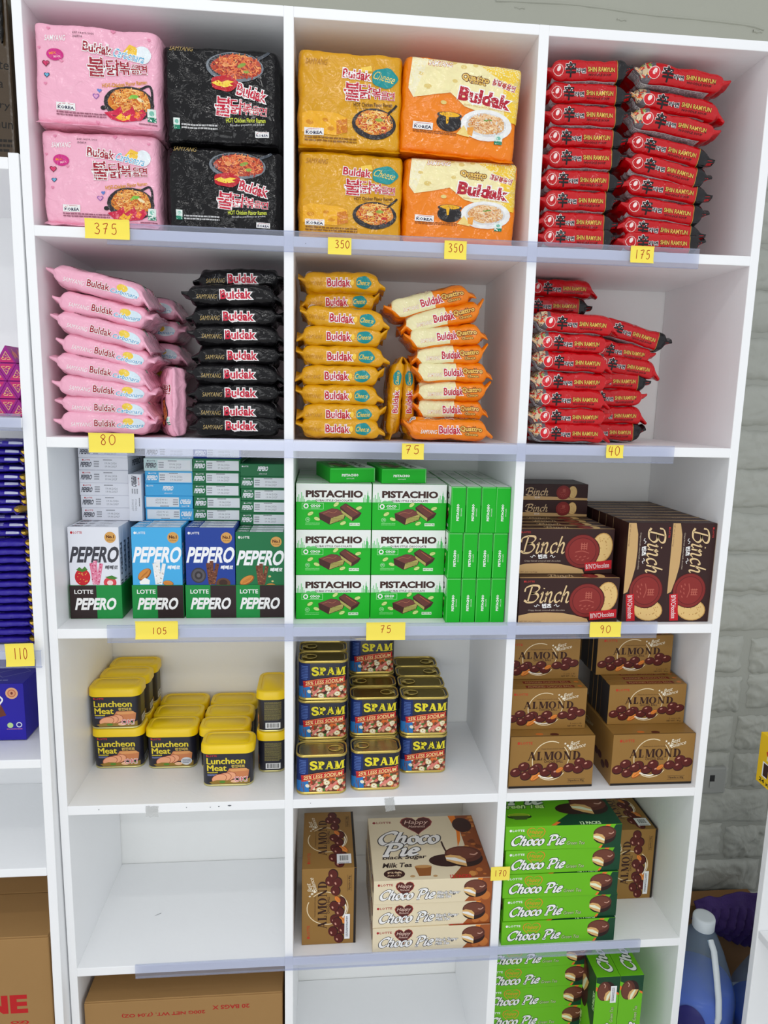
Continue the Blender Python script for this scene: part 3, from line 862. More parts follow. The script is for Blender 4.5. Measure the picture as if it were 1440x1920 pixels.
# ================================================================== multipacks on the top shelf
class Pillow:
    def __init__(self, w, h, d, seed, n=24.0, m=5.0):
        self.w, self.h, self.d, self.n, self.m = w, h, d, n, m
        self.off = Vector((seed * 7.7, seed * 3.3, seed))
    def y(self, x, z, side=-1):
        q = np.abs(x / (self.w / 2)) ** self.n + np.abs(z / (self.h / 2)) ** self.n
        q = np.clip(q, 0, 1)
        y = side * self.d / 2 * (1 - q) ** (1 / self.m)
        nz = np.array([noise.noise(Vector((a * 26, b * 26, side * 4)) + self.off) * 0.0042 + noise.noise(Vector((a * 60, b * 60, side * 4)) + self.off) * 0.0016 + 0.0012 * noise.noise(Vector(((a + b) * 90, (a - b) * 25, 3)) + self.off) for a, b in zip(x, z)])
        return y - side * np.abs(nz) * (1 - q) ** 0.3
    def mesh(self, name, material):
        N = 72
        t = np.linspace(-1, 1, N)
        S, T = np.meshgrid(t, t, indexing='ij')
        r = np.maximum(np.abs(S), np.abs(T))
        qn = np.maximum((np.abs(S) ** self.n + np.abs(T) ** self.n) ** (1 / self.n), 1e-9)
        rr = 1 - (1 - r) ** 1.7
        k = np.where(r > 0, rr / np.maximum(qn, 1e-9), 0)
        X = (S * k * self.w / 2).ravel(); Z = (T * k * self.h / 2).ravel()
        wob = np.array([[noise.noise(Vector((z_ * 30, 5, 0)) + self.off) * .0035, noise.noise(Vector((x_ * 30, 9, 0)) + self.off) * .0045] for x_, z_ in zip(X, Z)]) * (rr.ravel()[:, None] ** 8)
        V = np.concatenate([np.stack([X + wob[:, 0], self.y(X, Z, -1), Z + wob[:, 1]], 1), np.stack([X + wob[:, 0], self.y(X, Z, 1), Z + wob[:, 1]], 1)])
        F = []
        for sd in (0, 1):
            o = sd * N * N
            for i in range(N - 1):
                for j in range(N - 1):
                    a = o + i * N + j
                    F.append((a, a + N, a + N + 1, a + 1) if sd == 0 else (a, a + 1, a + N + 1, a + N))
        me = mesh(name, V, F, material, True)
        bm = bmesh.new(); bm.from_mesh(me)
        bmesh.ops.remove_doubles(bm, verts=bm.verts, dist=1e-5)
        bm.to_mesh(me); bm.free()
        me.polygons.foreach_set('use_smooth', [True] * len(me.polygons))
        return me
    def flap(self, name, material, top):
        """gathered seal folded along the lower or upper edge"""
        n = 40; V, F = [], []
        for i in range(n + 1):
            x = (i / n - .5) * self.w * 0.96
            for j in range(5):
                s = j / 4
                k = noise.noise(Vector((x * 55, s * 2, 9)) + self.off)
                if top: V.append((x, -self.d * 0.10 + s * self.d * .4 + .004 * k, self.h / 2 + .001 + 0.006 * s + 0.003 * k * s))
                else: V.append((x, -self.d / 2 * (0.82 + 0.2 * s) - .004 * s + .003 * k * s, -self.h / 2 * 0.97 + 0.010 - 0.012 * s + 0.003 * k))
        for i in range(n):
            for j in range(4):
                a = i * 5 + j; F.append((a, a + 1, a + 6, a + 5))
        return mesh(name, V, F, material, True)
    def map(self):
        return lambda u, v, o: np.stack([u - self.w / 2, self.y(u - self.w / 2, v - self.h / 2, -1) - o - 0.0009, v - self.h / 2], -1)

def hangul(a, lst, col, oc, rot=0):
    for ch, cx, cy, h in lst:
        a.text(ch, cx - h * .44, cx + h * .44, cy, h, col, bold=0.018, oc=oc, ow=0.028, rot=rot)

def multipack(scheme, seed):
    p = Pillow(0.198, 0.152, 0.20, seed)
    W_, H_ = 0.198, 0.152
    if scheme == 'pink':
        a = Art(150, 95, 795, 630, W_, H_)
        for x, y, s in ((240, 140, 9), (300, 300, 10), (215, 420, 9), (560, 130, 12), (190, 240, 8), (470, 600, 10), (740, 160, 9)): a.heart(x, y, s, (228, 140, 172))
        a.text('SAMYANG', 222, 322, 188, 28, WHT, bold=0.01, rot=4, shear=.2)
        a.text('EXP.14 JUL.2026', 358, 465, 153, 11, (70, 40, 50)); a.text('SNW14', 358, 405, 170, 11, (70, 40, 50))
        a.ell(268, 270, 42, 31, (206, 40, 130)); a.text('MIX', 240, 275, 265, 14, (245, 150, 40), bold=.02, rot=10); a.text('MAX', 262, 296, 280, 12, (245, 190, 200), bold=.02, rot=10)
        a.heart(222, 318, 19, (130, 20, 60)); a.heart(222, 318, 14, (220, 60, 110)); a.heart(224, 377, 15, (40, 60, 90)); a.heart(224, 377, 11, (110, 180, 215)); a.heart(484, 436, 12, (100, 130, 200)); a.heart(466, 466, 17, (140, 90, 170)); a.heart(466, 466, 12, (225, 160, 200))
        a.ell(705, 238, 44, 44, (232, 240, 244)); a.poly([(605, 232), (640, 190), (680, 205), (675, 250), (620, 250)], (242, 196, 60)); a.ell(645, 215, 8, 7, (225, 165, 40))
        a.text('Buldak', 408, 553, 222, 50, DRED, bold=.03, rot=-6, oc=WHT); a.text('Carbonara', 560, 718, 247, 44, (90, 175, 215), bold=.01, shear=.25, rot=-10, oc=WHT)
        hangul(a, [('불', 472, 316, 100), ('닭', 556, 312, 82), ('볶', 614, 312, 66), ('음', 668, 314, 50), ('면', 706, 312, 50)], DRED, WHT, rot=2)
        a.text('HOT Chicken Flavor Ramen', 497, 726, 392, 22, (214, 150, 40), bold=.02, rot=9); a.dashes(520, 405, 700, 412, 1, (214, 150, 40))
        a.line([(690, 415), (735, 395), (750, 425), (748, 500)], 12, (30, 26, 30)); a.ell(500, 522, 14, 12, (30, 26, 30)); a.ell(632, 492, 128, 90, (40, 34, 38))
        a.noodles(634, 484, 108, 72, (216, 128, 44), [(238, 170, 80), (200, 96, 34), (248, 200, 120)], 110)
        a.ell(660, 455, 22, 10, (120, 190, 70)); a.ell(690, 470, 20, 8, (240, 226, 180), rot=30); a.ell(640, 462, 14, 6, (150, 200, 80), rot=-30)
        a.poly([(505, 548), (560, 530), (590, 508), (600, 545), (635, 520), (650, 505), (665, 540), (700, 515), (720, 540), (690, 575), (600, 590), (540, 580)], (206, 30, 70)); a.poly([(560, 572), (590, 545), (612, 562), (640, 545), (632, 575), (600, 584)], (250, 190, 50)); a.poly([(655, 560), (668, 530), (690, 545), (675, 570)], (245, 130, 50))
        a.korea(265, 510, 358, 550); a.dashes(265, 556, 515, 582, 2, (150, 90, 110)); a.greentag(724, 512, 768, 578); a.dashes(680, 588, 775, 600, 1, (150, 90, 110))
    elif scheme == 'black':
        a = Art(782, 200, 1412, 722, W_, H_)
        a.text('SAMYANG', 832, 952, 230, 28, (176, 150, 92), shear=.2)
        a.line([(1290, 262), (1330, 240), (1352, 224)], 16, (70, 76, 84)); a.ell(1170, 310, 152, 76, (112, 120, 128)); a.ell(1172, 304, 140, 66, (40, 42, 48))
        a.noodles(1180, 308, 134, 62, (190, 66, 36), [(224, 110, 60), (160, 40, 30), (240, 160, 90)], 120); a.ell(1205, 298, 24, 10, (130, 160, 60), rot=-20); a.ell(1120, 300, 18, 12, (230, 150, 90)); a.ell(1230, 330, 16, 9, (140, 170, 70))
        a.ell(1114, 394, 72, 42, (190, 24, 40), wob=.06); a.poly([(1045, 395), (1080, 380), (1100, 390), (1130, 378), (1165, 384), (1140, 395), (1160, 405), (1110, 415), (1075, 408)], (245, 210, 70))
        a.text('Buldak', 1178, 1338, 438, 62, (196, 24, 56), bold=.04, rot=-14, oc=WHT)
        hangul(a, [('불', 1104, 514, 102), ('닭', 1176, 512, 80), ('볶', 1232, 520, 62), ('음', 1278, 526, 46), ('면', 1316, 530, 46)], (196, 24, 56), WHT, rot=-4)
        a.text('HOT Chicken Flavor Ramen', 1118, 1328, 580, 24, (206, 214, 70), bold=.02, rot=3); a.text('Nouilles piquantes au poulet', 1140, 1322, 604, 14, (220, 220, 220), rot=5)
        a.greentag(840, 585, 874, 642); a.dashes(882, 612, 1072, 645, 2, (190, 190, 190)); a.korea(1272, 634, 1346, 666)
    elif scheme == 'yellow':
        a = Art(92, 175, 645, 725, 0.180, H_)
        p = Pillow(0.180, 0.152, 0.20, seed)
        a.text('SAMYANG', 135, 245, 254, 30, (176, 118, 20), shear=.2)
        a.poly([(415, 270), (470, 255), (478, 285), (420, 292)], (246, 205, 80)); a.ell(542, 316, 68, 54, (22, 145, 146), wob=.06); a.text('Cheese', 486, 598, 312, 44, (240, 206, 90), shear=.3, rot=-12)
        a.text('Buldak', 325, 470, 307, 50, (190, 28, 52), bold=.03, rot=-4, oc=WHT)
        hangul(a, [('불', 376, 398, 98), ('닭', 446, 394, 78), ('볶', 502, 400, 60), ('음', 545, 406, 46), ('면', 577, 410, 46)], (190, 28, 52), WHT)
        a.text('HOT Chicken Flavor Ramen', 385, 586, 462, 22, (90, 50, 16), bold=.015, rot=3); a.text('Les nouilles piquantes au fromage', 395, 586, 482, 13, (110, 66, 20), rot=3)
        a.poly([(120, 530), (160, 512), (300, 520), (350, 540), (356, 620), (300, 640), (120, 630)], (240, 176, 36)); a.poly([(298, 560), (352, 545), (356, 620), (300, 636)], (206, 120, 24)); a.ell(160, 575, 20, 14, (214, 140, 20)); a.ell(240, 560, 16, 10, (214, 140, 20)); a.ell(270, 605, 18, 12, (214, 140, 20))
        a.line([(560, 510), (595, 475), (610, 455)], 12, (40, 34, 34)); a.ell(494, 566, 116, 84, (44, 40, 42)); a.noodles(496, 556, 98, 66, (216, 130, 40), [(240, 180, 80), (196, 60, 30), (240, 210, 140)], 110); a.ell(520, 540, 20, 9, (150, 170, 60)); a.ell(470, 560, 18, 10, (240, 214, 150)); a.ell(545, 580, 16, 9, (190, 40, 30))
        a.korea(132, 606, 233, 646); a.dashes(135, 652, 405, 684, 2, (140, 92, 16))
    else:
        a = Art(628, 220, 1262, 800, W_, H_)
        a.poly([(672, 222), (1225, 222), (1255, 300), (1250, 520), (1130, 540), (960, 490), (880, 420), (690, 470), (660, 400)], (244, 232, 176)); a.poly([(990, 222), (1250, 240), (1255, 560), (1180, 555), (1150, 330)], (244, 204, 60)); a.poly([(672, 222), (760, 222), (690, 470), (660, 420)], (244, 236, 200))
        for x, y, r in ((880, 240, 26), (940, 265, 16), (1000, 250, 14), (720, 330, 14), (760, 400, 20), (900, 350, 14), (1230, 330, 20), (1225, 430, 14), (850, 480, 16)): a.ell(x, y, r, r * .75, (226, 200, 120))
        a.text('SAMYANG', 755, 880, 264, 32, WHT, bold=.02, shear=.2, oc=(200, 120, 40))
        a.text('Quattro', 935, 1078, 326, 42, (238, 196, 96), bold=.03, rot=-4, oc=(110, 56, 20), ow=.09); a.text('Cheese', 975, 1062, 348, 20, (238, 196, 96), bold=.03, rot=-6, oc=(110, 56, 20), ow=.09); a.text('불닭볶음면', 1095, 1222, 345, 38, (180, 24, 50), bold=.03, rot=-14, oc=WHT)
        a.text('Buldak', 925, 1205, 432, 84, (180, 20, 46), bold=.05, rot=-7, oc=WHT)
        a.text('Quattro Cheese HOT Chicken Flavor Ramen', 955, 1205, 488, 13, (206, 140, 20), rot=-4)
        a.ell(1084, 588, 138, 92, (238, 238, 236)); a.ell(1084, 585, 108, 70, (214, 214, 214)); a.noodles(1086, 580, 98, 60, (222, 170, 110), [(240, 200, 150), (206, 130, 70), (246, 222, 180)], 110); a.ell(1100, 555, 14, 5, (110, 150, 60)); a.ell(1080, 560, 12, 4, (110, 150, 60))
        a.ell(886, 594, 66, 54, (34, 30, 32)); a.ell(886, 552, 66, 20, (52, 46, 48)); a.ell(886, 548, 54, 14, (240, 180, 30)); a.poly([(865, 550), (885, 552), (882, 600), (872, 604)], (240, 180, 30))
        a.poly([(930, 655), (965, 600), (1000, 650), (1000, 668)], (240, 214, 130)); a.poly([(985, 610), (1020, 605), (1015, 660), (990, 650)], (238, 160, 60))
        a.korea(698, 608, 803, 650); a.dashes(700, 652, 930, 672, 2, (150, 80, 20)); a.greentag(1136, 636, 1178, 692)
    col = {'pink': PINK, 'black': BLACK, 'yellow': YEL, 'orange': ORA}[scheme]
    body = p.mesh('noodle_multipack', film(col))
    parts = [('folded_flap', p.flap('folded_flap', film(col), False)), ('gathered_seal', p.flap('gathered_seal', film(col), True)), ('lettering', print_mesh('multipack_print', [(a, p.map(), 0.004)], INK_FILM, 0.0002, 0.00003))]
    return ('noodle_multipack', body, parts)
zf = row_floor(0)
mp = [('pink', 1, (-0.3145, .018, zf + .0795), (0, 0, 0), (.96, 1, .99), 'lower pink noodle multipack standing on the top shelf'),
      ('pink', 2, (-0.3110, .010, zf + .2340), (.03, .018, 0), (1.0, 1, 1.0), 'upper pink noodle multipack stacked on the other pink one'),
      ('black', 3, (-0.1165, .022, zf + .0735), (0.02, .012, 0), (.975, 1, .92), 'lower black noodle multipack standing on the top shelf'),
      ('black', 4, (-0.1180, .022, zf + .2195), (.02, -.004, 0), (.97, 1, 1.0), 'upper black noodle multipack stacked on the other black one'),
      ('yellow', 5, (0.0955, .020, zf + .0760), (.02, .01, 0), (1.0, 1, .94), 'lower yellow noodle multipack standing on the top shelf'),
      ('yellow', 6, (0.0925, .018, zf + .2235), (.03, .012, 0), (.98, 1, 1.02), 'upper yellow noodle multipack stacked on the other yellow one'),
      ('orange', 7, (0.2845, .022, zf + .0755), (.03, .008, 0), (1.02, 1, .93), 'lower orange noodle multipack standing on the top shelf'),
      ('orange', 8, (0.2785, .016, zf + .2235), (.06, .05, 0), (1.03, 1, 1.0), 'upper orange noodle multipack leaning on the other orange one')]
_mp = {}
for sc, sd, loc, rot, scl, lab in mp:
    kk = multipack(sc, sd)
    o = place(kk, (loc[0], loc[1] + 0.100, loc[2]), rot, lab, 'noodle multipack', 'noodle multipacks on the top shelf')
    o.scale = scl

# ================================================================== third shelf: stick-biscuit boxes
def lotte(a, x, y, h, col, wide=4.2):
    a.ell(x + h * .45, y, h * .5, h * .55, col, n=12)
    a.text('LOTTE', x + h * 1.2, x + h * (1.2 + wide), y, h, col, bold=.02)
def pepero_sticks(a, x, y, col, spot, seed):
    rg = random.Random(seed)
    for (dx0, dx1) in ((-34, -12), (-6, 0), (40, 6)):
        x0, y0, x1, y1 = x + dx0 * .8, y - 150 + abs(dx0) * .5, x + dx1, y
        a.line([(x0, y0), (x1, y1)], 22, col, False)
        for i in range(12):
            t = rg.random()
            a.ell(x0 + (x1 - x0) * t + rg.uniform(-8, 8), y0 + (y1 - y0) * t, 5, 4, spot[i % len(spot)], n=7)
def almond_nut(a, x, y, rx, ry, rot, col=(214, 140, 60)):
    a.ell(x, y, rx, ry, (150, 84, 30), rot); a.ell(x - rx * .05, y - ry * .1, rx * .9, ry * .82, col, rot)
    r = math.radians(rot)
    for k in (-.35, 0, .35):
        a.line([(x - rx * .7 * math.cos(r) - k * ry * math.sin(r) * -1, y - rx * .7 * math.sin(r) + k * ry), (x + rx * .7 * math.cos(r) + k * ry * math.sin(r), y + rx * .7 * math.sin(r) + k * ry)], ry * .07, (170, 100, 40), False)
PW, PH, PT = 0.0905, 0.172, 0.0240
def pepero_kind(flavour, end='label'):
    col = {'white': (226, 228, 236), 'blue': (70, 172, 226), 'navy': (28, 62, 150), 'green': (24, 112, 66), 'teal': (190, 214, 214)}[flavour]
    a = Art(0, 0, 300, 560, PW, PH)
    main = (62, 62, 70) if flavour in ('white', 'teal') else (246, 246, 248)
    lotte(a, 16, 34, 15, (190, 40, 50) if flavour == 'white' else WHT, 3.4)
    a.ell(249, 62, 34, 34, (214, 160, 84)); a.text('No.1', 226, 272, 58, 20, (90, 40, 10), bold=.05); a.text('in Korea', 230, 268, 78, 8, (90, 40, 10))
    a.text('PEPERO', 14, 296, 168, 100, main, bold=.035, shear=.22)
    a.text('빼빼로', 212, 288, 246, 26, main if flavour != 'white' else (90, 90, 96), bold=.03, shear=.2)
    if flavour == 'white':
        pepero_sticks(a, 158, 352, (226, 130, 160), [(190, 40, 90), (245, 190, 210)], 1)
        a.ell(76, 306, 46, 52, (200, 30, 44)); a.poly([(40, 262), (60, 244), (76, 258), (92, 240), (108, 262), (76, 276)], (70, 130, 50))
        rg = random.Random(4)
        for i in range(16): a.ell(76 + rg.uniform(-32, 32), 310 + rg.uniform(-34, 34), 2.4, 3.2, (240, 190, 90), n=6)
        a.ell(238, 340, 38, 34, (216, 70, 80)); a.ell(238, 342, 18, 16, (246, 214, 210)); a.poly([(210, 306), (250, 296), (284, 312), (262, 322), (232, 318)], (70, 130, 50))
    elif flavour == 'blue':
        pepero_sticks(a, 160, 352, (238, 238, 236), [(190, 180, 170), (250, 250, 250)], 2)
        almond_nut(a, 72, 290, 48, 28, -42); a.poly([(40, 336), (74, 310), (104, 326), (100, 352), (46, 352)], (246, 246, 244)); almond_nut(a, 214, 346, 32, 18, 10)
    elif flavour == 'navy':
        pepero_sticks(a, 160, 352, (110, 60, 40), [(70, 34, 22), (150, 96, 66)], 3)
        a.ell(76, 296, 46, 48, (60, 56, 60)); a.ell(76, 296, 38, 40, (88, 84, 88)); a.ell(76, 296, 24, 26, (52, 48, 52)); a.ell(76, 296, 12, 13, (100, 96, 100)); a.ell(226, 346, 44, 34, (98, 62, 40)); a.ell(226, 342, 26, 20, (60, 36, 26))
    else:
        pepero_sticks(a, 160, 352, (120, 66, 44), [(84, 40, 26), (160, 104, 70)], 4)
        almond_nut(a, 68, 316, 50, 26, -32); almond_nut(a, 216, 350, 30, 14, 0); a.ell(208, 290, 9, 7, (214, 196, 130)); a.ell(226, 322, 7, 6, (214, 196, 130))
    # end flap
    e = Art(0, 0, 300, 80, PW, PT)
    sub = (96, 98, 108) if flavour in ('white', 'teal') else (240, 242, 246)
    if end == 'centre':
        lotte(e, 10, 16, 9, sub, 3.4); e.text('PEPERO', 112, 176, 30, 30, sub, bold=.05, shear=.2); e.text('almond', 118, 168, 62, 10, sub)
    else:
        lotte(e, 22, 16, 9, (190, 50, 60) if flavour == 'white' else sub, 4.2)
        e.text('PEPERO', 12, 78, 44, 32, sub, bold=.05, shear=.2)
        if flavour != 'white': e.rect(86, 10, 290, 72, (228, 232, 236))
        e.dashes(92, 22, 124, 66, 3, (150, 152, 160)); e.dashes(150, 12, 206, 22, 1, (130, 132, 140)); e.text('19.06.2026', 160, 232, 36, 12, (120, 122, 132)); e.text('19.06.2027', 160, 232, 56, 12, (120, 122, 132))
    # long side
    sd = Art(0, 0, 80, 560, PT, PH)
    sd.text('PEPERO', -60, 140, 200, 40, sub, bold=.05, rot=-90); sd.dashes(18, 330, 60, 480, 9, sub)
    return carton('biscuit_stick_box', PW, PT, PH, col, [('front', a), ('top', e), ('right', sd)])
KP = {f: pepero_kind(f) for f in ('white', 'blue', 'navy', 'green', 'teal')}
KP['greenc'] = pepero_kind('green', 'centre'); KP['bluec'] = pepero_kind('blue', 'centre')

def tray_kind(flip):
    w, d, h, t = 0.0938, 0.243, 0.064, 0.0011
    GREEN = (22, 138, 62); DARK = (44, 30, 30)
    me = boxes('display_tray', [(-w / 2, w / 2, -d / 2, d / 2, 0, t), (-w / 2, w / 2, -d / 2, -d / 2 + t, t, h), (-w / 2, w / 2, d / 2 - t, d / 2, t, h), (-w / 2, -w / 2 + t, -d / 2 + t, d / 2 - t, t, h), (w / 2 - t, w / 2, -d / 2 + t, d / 2 - t, t, h)], card(GREEN), 0.0003)
    a = Art(0, 0, 290, 176, w, h)
    if flip: a.rect(0, 0, 150, 176, DARK)
    else: a.rect(142, 0, 290, 176, DARK)
    a.text('LOTTE', 28, 132, 34, 22, WHT, bold=.02)
    a.text('PEPERO', 34, 258, 98, 64, WHT, bold=.04, shear=.24)
    return ('display_tray', me, [('lettering', print_mesh('tray_print', [(a, face_map(w, d, h, 'front'), None)], INK_CARD))])
TR = [tray_kind(True), tray_kind(False)]
cols4 = [(-0.3660, 'white', 1.0, 'white strawberry'), (-0.2535, 'blue', 1.0, 'light blue coconut'), (-0.1562, 'navy', 1.0, 'dark blue cookie'), (-0.0645, 'green', 0.953, 'green almond')]
TY = 0.0565
for i, (x, f, sz, nm) in enumerate(cols4):
    place(TR[0 if i == 0 else 1], (x, TY + 0.1215, 0.0004), (0, 0, 0), f'green and brown cardboard display tray holding the {nm} boxes', 'display tray', 'biscuit display trays')
    for k in (0, 1, 2, 3, 4, 9):
        o = place(KP[f], (x, TY + 0.0014 + PT / 2 + k * 0.0243 * .985, 0.0018), (0, 0, 0), (f'{nm} stick-biscuit box at the front of its display tray' if k == 0 else f'{nm} stick-biscuit box, {ORD[k]} from the front in its tray'), 'biscuit box', f'{nm} boxes in the display tray')
        o.scale = (1, 1, sz)
LIE = Matrix.Rotation(math.radians(90), 4, 'X')
def lying(f, x, y, z, lab, grp, flip=False, up=None):
    m = LIE
    if flip:
        m = Matrix.Rotation(math.pi, 4, 'Y') @ LIE
    return place(KP[f], (x, y + PH, z + (PT / 2)), m, lab, 'biscuit box', grp)
def st_lab(nm): return lambda k: f'{nm} biscuit box, {ORD[k]} from the top of its flat pile'
pile = {0: (-0.3625, 0.1745, ['white'] * 6, 'white'), 1: (-0.2430, 0.1745, ['blue~', 'blue~', 'bluec', 'blue', 'teal'], 'light blue'), 2: (-0.1525, 0.1745, ['green'] * 5, 'pale-labelled green'), 3: (-0.0625, 0.1665, ['green'] * 4 + ['greenc'], 'dark green')}
PY = 0.124
for c, (x, zb, lst, nm) in pile.items():
    n = len(lst)
    for k, f in enumerate(lst):
        fl = f.endswith('~')
        nm2 = 'silver-grey' if f == 'teal' else nm
        lying(f.strip('~'), x + random.uniform(-.0012, .0012), PY + random.uniform(0, .003), zb + k * 0.0241, st_lab(nm2)(n - 1 - k) if not (c == 3) else f'dark green biscuit box beside the divider, {ORD[n - 1 - k]} in its pile', f'{nm} boxes piled flat', fl)
lying('white', -0.2430, PY + 0.012, 0.1745 + 5 * .0241, 'white biscuit box pushed back above the light blue pile', None)
lying('navy', -0.1525, PY + 0.012, 0.1745 + 5 * .0241, 'dark blue biscuit box pushed back above the green pile', None)
place(KP['white'], (-0.3042, PY - 0.008 + PH, 0.1745 + PW / 2), Matrix.Rotation(math.radians(90), 4, 'Y') @ LIE, 'white biscuit box on edge between the white and light blue piles', 'biscuit box')

# ------------------------------------------------------------------ third shelf: green chocolate boxes
QW, QH, QT = 0.1400, 0.0865, 0.0274
GRN = (18, 176, 34)
def pistachio_kind():
    a = Art(112, 192, 552, 476, QW, QH)
    a.rect(112, 192, 552, 308, (236, 240, 234))
    for x0 in (118, 502):
        for i, hh in enumerate((30, 46, 22, 60, 36, 18)):
            a.rect(x0 + i * 8, 306 - hh, x0 + i * 8 + 5, 308, (120, 205, 130))
    a.ell(186, 306, 16, 12, (120, 205, 130)); a.ell(215, 308, 22, 14, (120, 205, 130)); a.rect(528, 234, 530, 308, (70, 180, 90)); a.rect(524, 262, 534, 308, (70, 180, 90)); a.rect(112, 306, 552, 320, GRN)
    a.text('PISTACHIO', 168, 500, 256, 44, (62, 34, 28), bold=.05)
    a.text('DUBAI STYLE CHOCOLATE', 226, 440, 296, 13, (62, 40, 32), bold=.02)
    for x0, y0, x1, y1 in ((146, 312, 272, 315), (146, 348, 272, 351), (146, 312, 149, 351), (269, 312, 272, 351)): a.rect(x0, y0, x1, y1, (150, 226, 150))
    a.ell(170, 331, 15, 15, WHT); a.ell(170, 331, 8, 9, GRN); a.text('COCO', 195, 255, 329, 16, WHT, bold=.05); a.dashes(198, 342, 250, 346, 1, WHT)
    for x, y, r in ((196, 378, -30), (234, 410, 20), (386, 436, -25), (345, 320, -40), (478, 342, -20)):
        a.ell(x, y, 20, 12, (96, 150, 40), r); a.ell(x, y, 17.5, 9.5, (206, 226, 140), r); a.line([(x - 10, y), (x, y - 2), (x + 10, y - 1)], 1.8, (150, 180, 80))
    a.poly([(244, 374), (320, 344), (352, 348), (404, 376), (392, 412), (308, 446), (250, 412)], (70, 34, 30)); a.poly([(248, 372), (322, 345), (350, 350), (398, 374), (316, 404)], (116, 62, 54)); a.poly([(316, 406), (398, 376), (388, 410), (308, 442)], (176, 170, 90)); a.line([(270, 378), (300, 366), (330, 372), (350, 360)], 2.5, (176, 110, 80)); a.dashes(318, 396, 388, 432, 5, (120, 104, 50), .35)
    a.poly([(366, 336), (400, 312), (494, 372), (480, 396), (440, 424), (376, 372)], (70, 34, 30)); a.poly([(372, 352), (440, 402), (438, 420), (378, 372)], (176, 170, 90)); a.poly([(372, 336), (400, 316), (486, 372), (440, 400)], (106, 56, 48)); a.line([(410, 330), (440, 352), (470, 372)], 2.5, (200, 110, 60))
    a.ell(180, 415, 14, 14, (150, 226, 150)); a.ell(180, 415, 11, 11, GRN); a.text('75', 173, 187, 415, 10, WHT); a.dashes(166, 434, 250, 452, 2, (120, 216, 120)); a.rect(424, 434, 484, 452, (214, 238, 206)); a.text('NET WT. 75g', 427, 481, 443, 9, (40, 60, 40), bold=.03)
    s = Art(0, 0, 86, 270, QT, QH)
    s.text('PISTACHIO', -8, 92, 150, 16, WHT, bold=.04, rot=90); s.text('CHOCOLATE', 38, 86, 150, 7, WHT, rot=90)
    s.line([(5, 4), (5, 266)], 1.6, (130, 220, 130), False); s.line([(4, 5), (82, 5)], 1.6, (190, 238, 190), False)
    t = Art(0, 0, 440, 86, QW, QT)
    t.rect(2, 2, 438, 84, (226, 232, 224)); t.text('PISTACHIO', 150, 290, 44, 34, (170, 178, 168), bold=.03)
    return carton('chocolate_box', QW, QT, QH, GRN, [('front', a), ('right', s), ('top', t)])
KQ = pistachio_kind()
QX = (0.0726, 0.2140); QY = 0.0465
for c in (0, 1):
    side = ('beside the biscuit displays', 'beside the upright boxes')[c]
    for t in range(3):
        place(KQ, (QX[c], QY + QT / 2, t * 0.0868 + .0002), (0, 0, 0), f'green pistachio chocolate box, {("bottom", "middle", "top")[t]} front one of the column {side}', 'chocolate box', 'front-facing green chocolate boxes')
        for k in (range(1, 9) if t == 2 else (8,)):
            place(KQ, (QX[c] + random.uniform(-.001, .001), QY + QT / 2 + k * 0.0277, t * 0.0868 + .0002 + (random.uniform(0, .001) if t == 2 else 0)), (0, 0, 0), f'green pistachio chocolate box, {ORD[k]} from the front, {("bottom", "middle", "top")[t]} tier {side}', 'chocolate box', 'green chocolate boxes queued behind the front ones')
TURN = Matrix.Rotation(math.radians(-90), 4, 'Z')
for t in range(3):
    for k in range(4):
        x = 0.2850 + 0.0285 * k + QT / 2 + (0.0025 if t == 2 else 0)
        place(KQ, (min(x, 0.3855), 0.020 + QW / 2, t * 0.0868 + .0002), TURN, f'green chocolate box on end edge, {("bottom", "middle", "top")[t]} row, {("nearest", "second", "third", "fourth")[k]} to the front-facing boxes', 'chocolate box', 'green chocolate boxes turned sideways')
        if t == 2:
            place(KQ, (min(x, 0.3855), 0.162 + QW / 2, t * 0.0868 + .0002), TURN, f'rear green chocolate box turned sideways, {("nearest", "second", "third", "fourth")[k]} to the front-facing boxes', 'chocolate box', 'green chocolate boxes behind the sideways ones')
FLATQ = Matrix.Rotation(math.radians(-90), 4, 'X')
for i, (x, y, yw) in enumerate(((0.094, 0.058, 11), (0.194, 0.056, 8))):
    m = Matrix.Rotation(math.radians(yw), 4, 'Z') @ TURN @ FLATQ
    c = Vector((x, y + QW / 2, 0.2608 + QT / 2)) - m.to_3x3() @ Vector((0, 0, QH / 2))
    place(KQ, c, m, ('green chocolate box lying flat on top, nearer the biscuit displays', 'green chocolate box lying flat on top, nearer the sideways boxes')[i], 'chocolate box', 'green chocolate boxes lying on top')

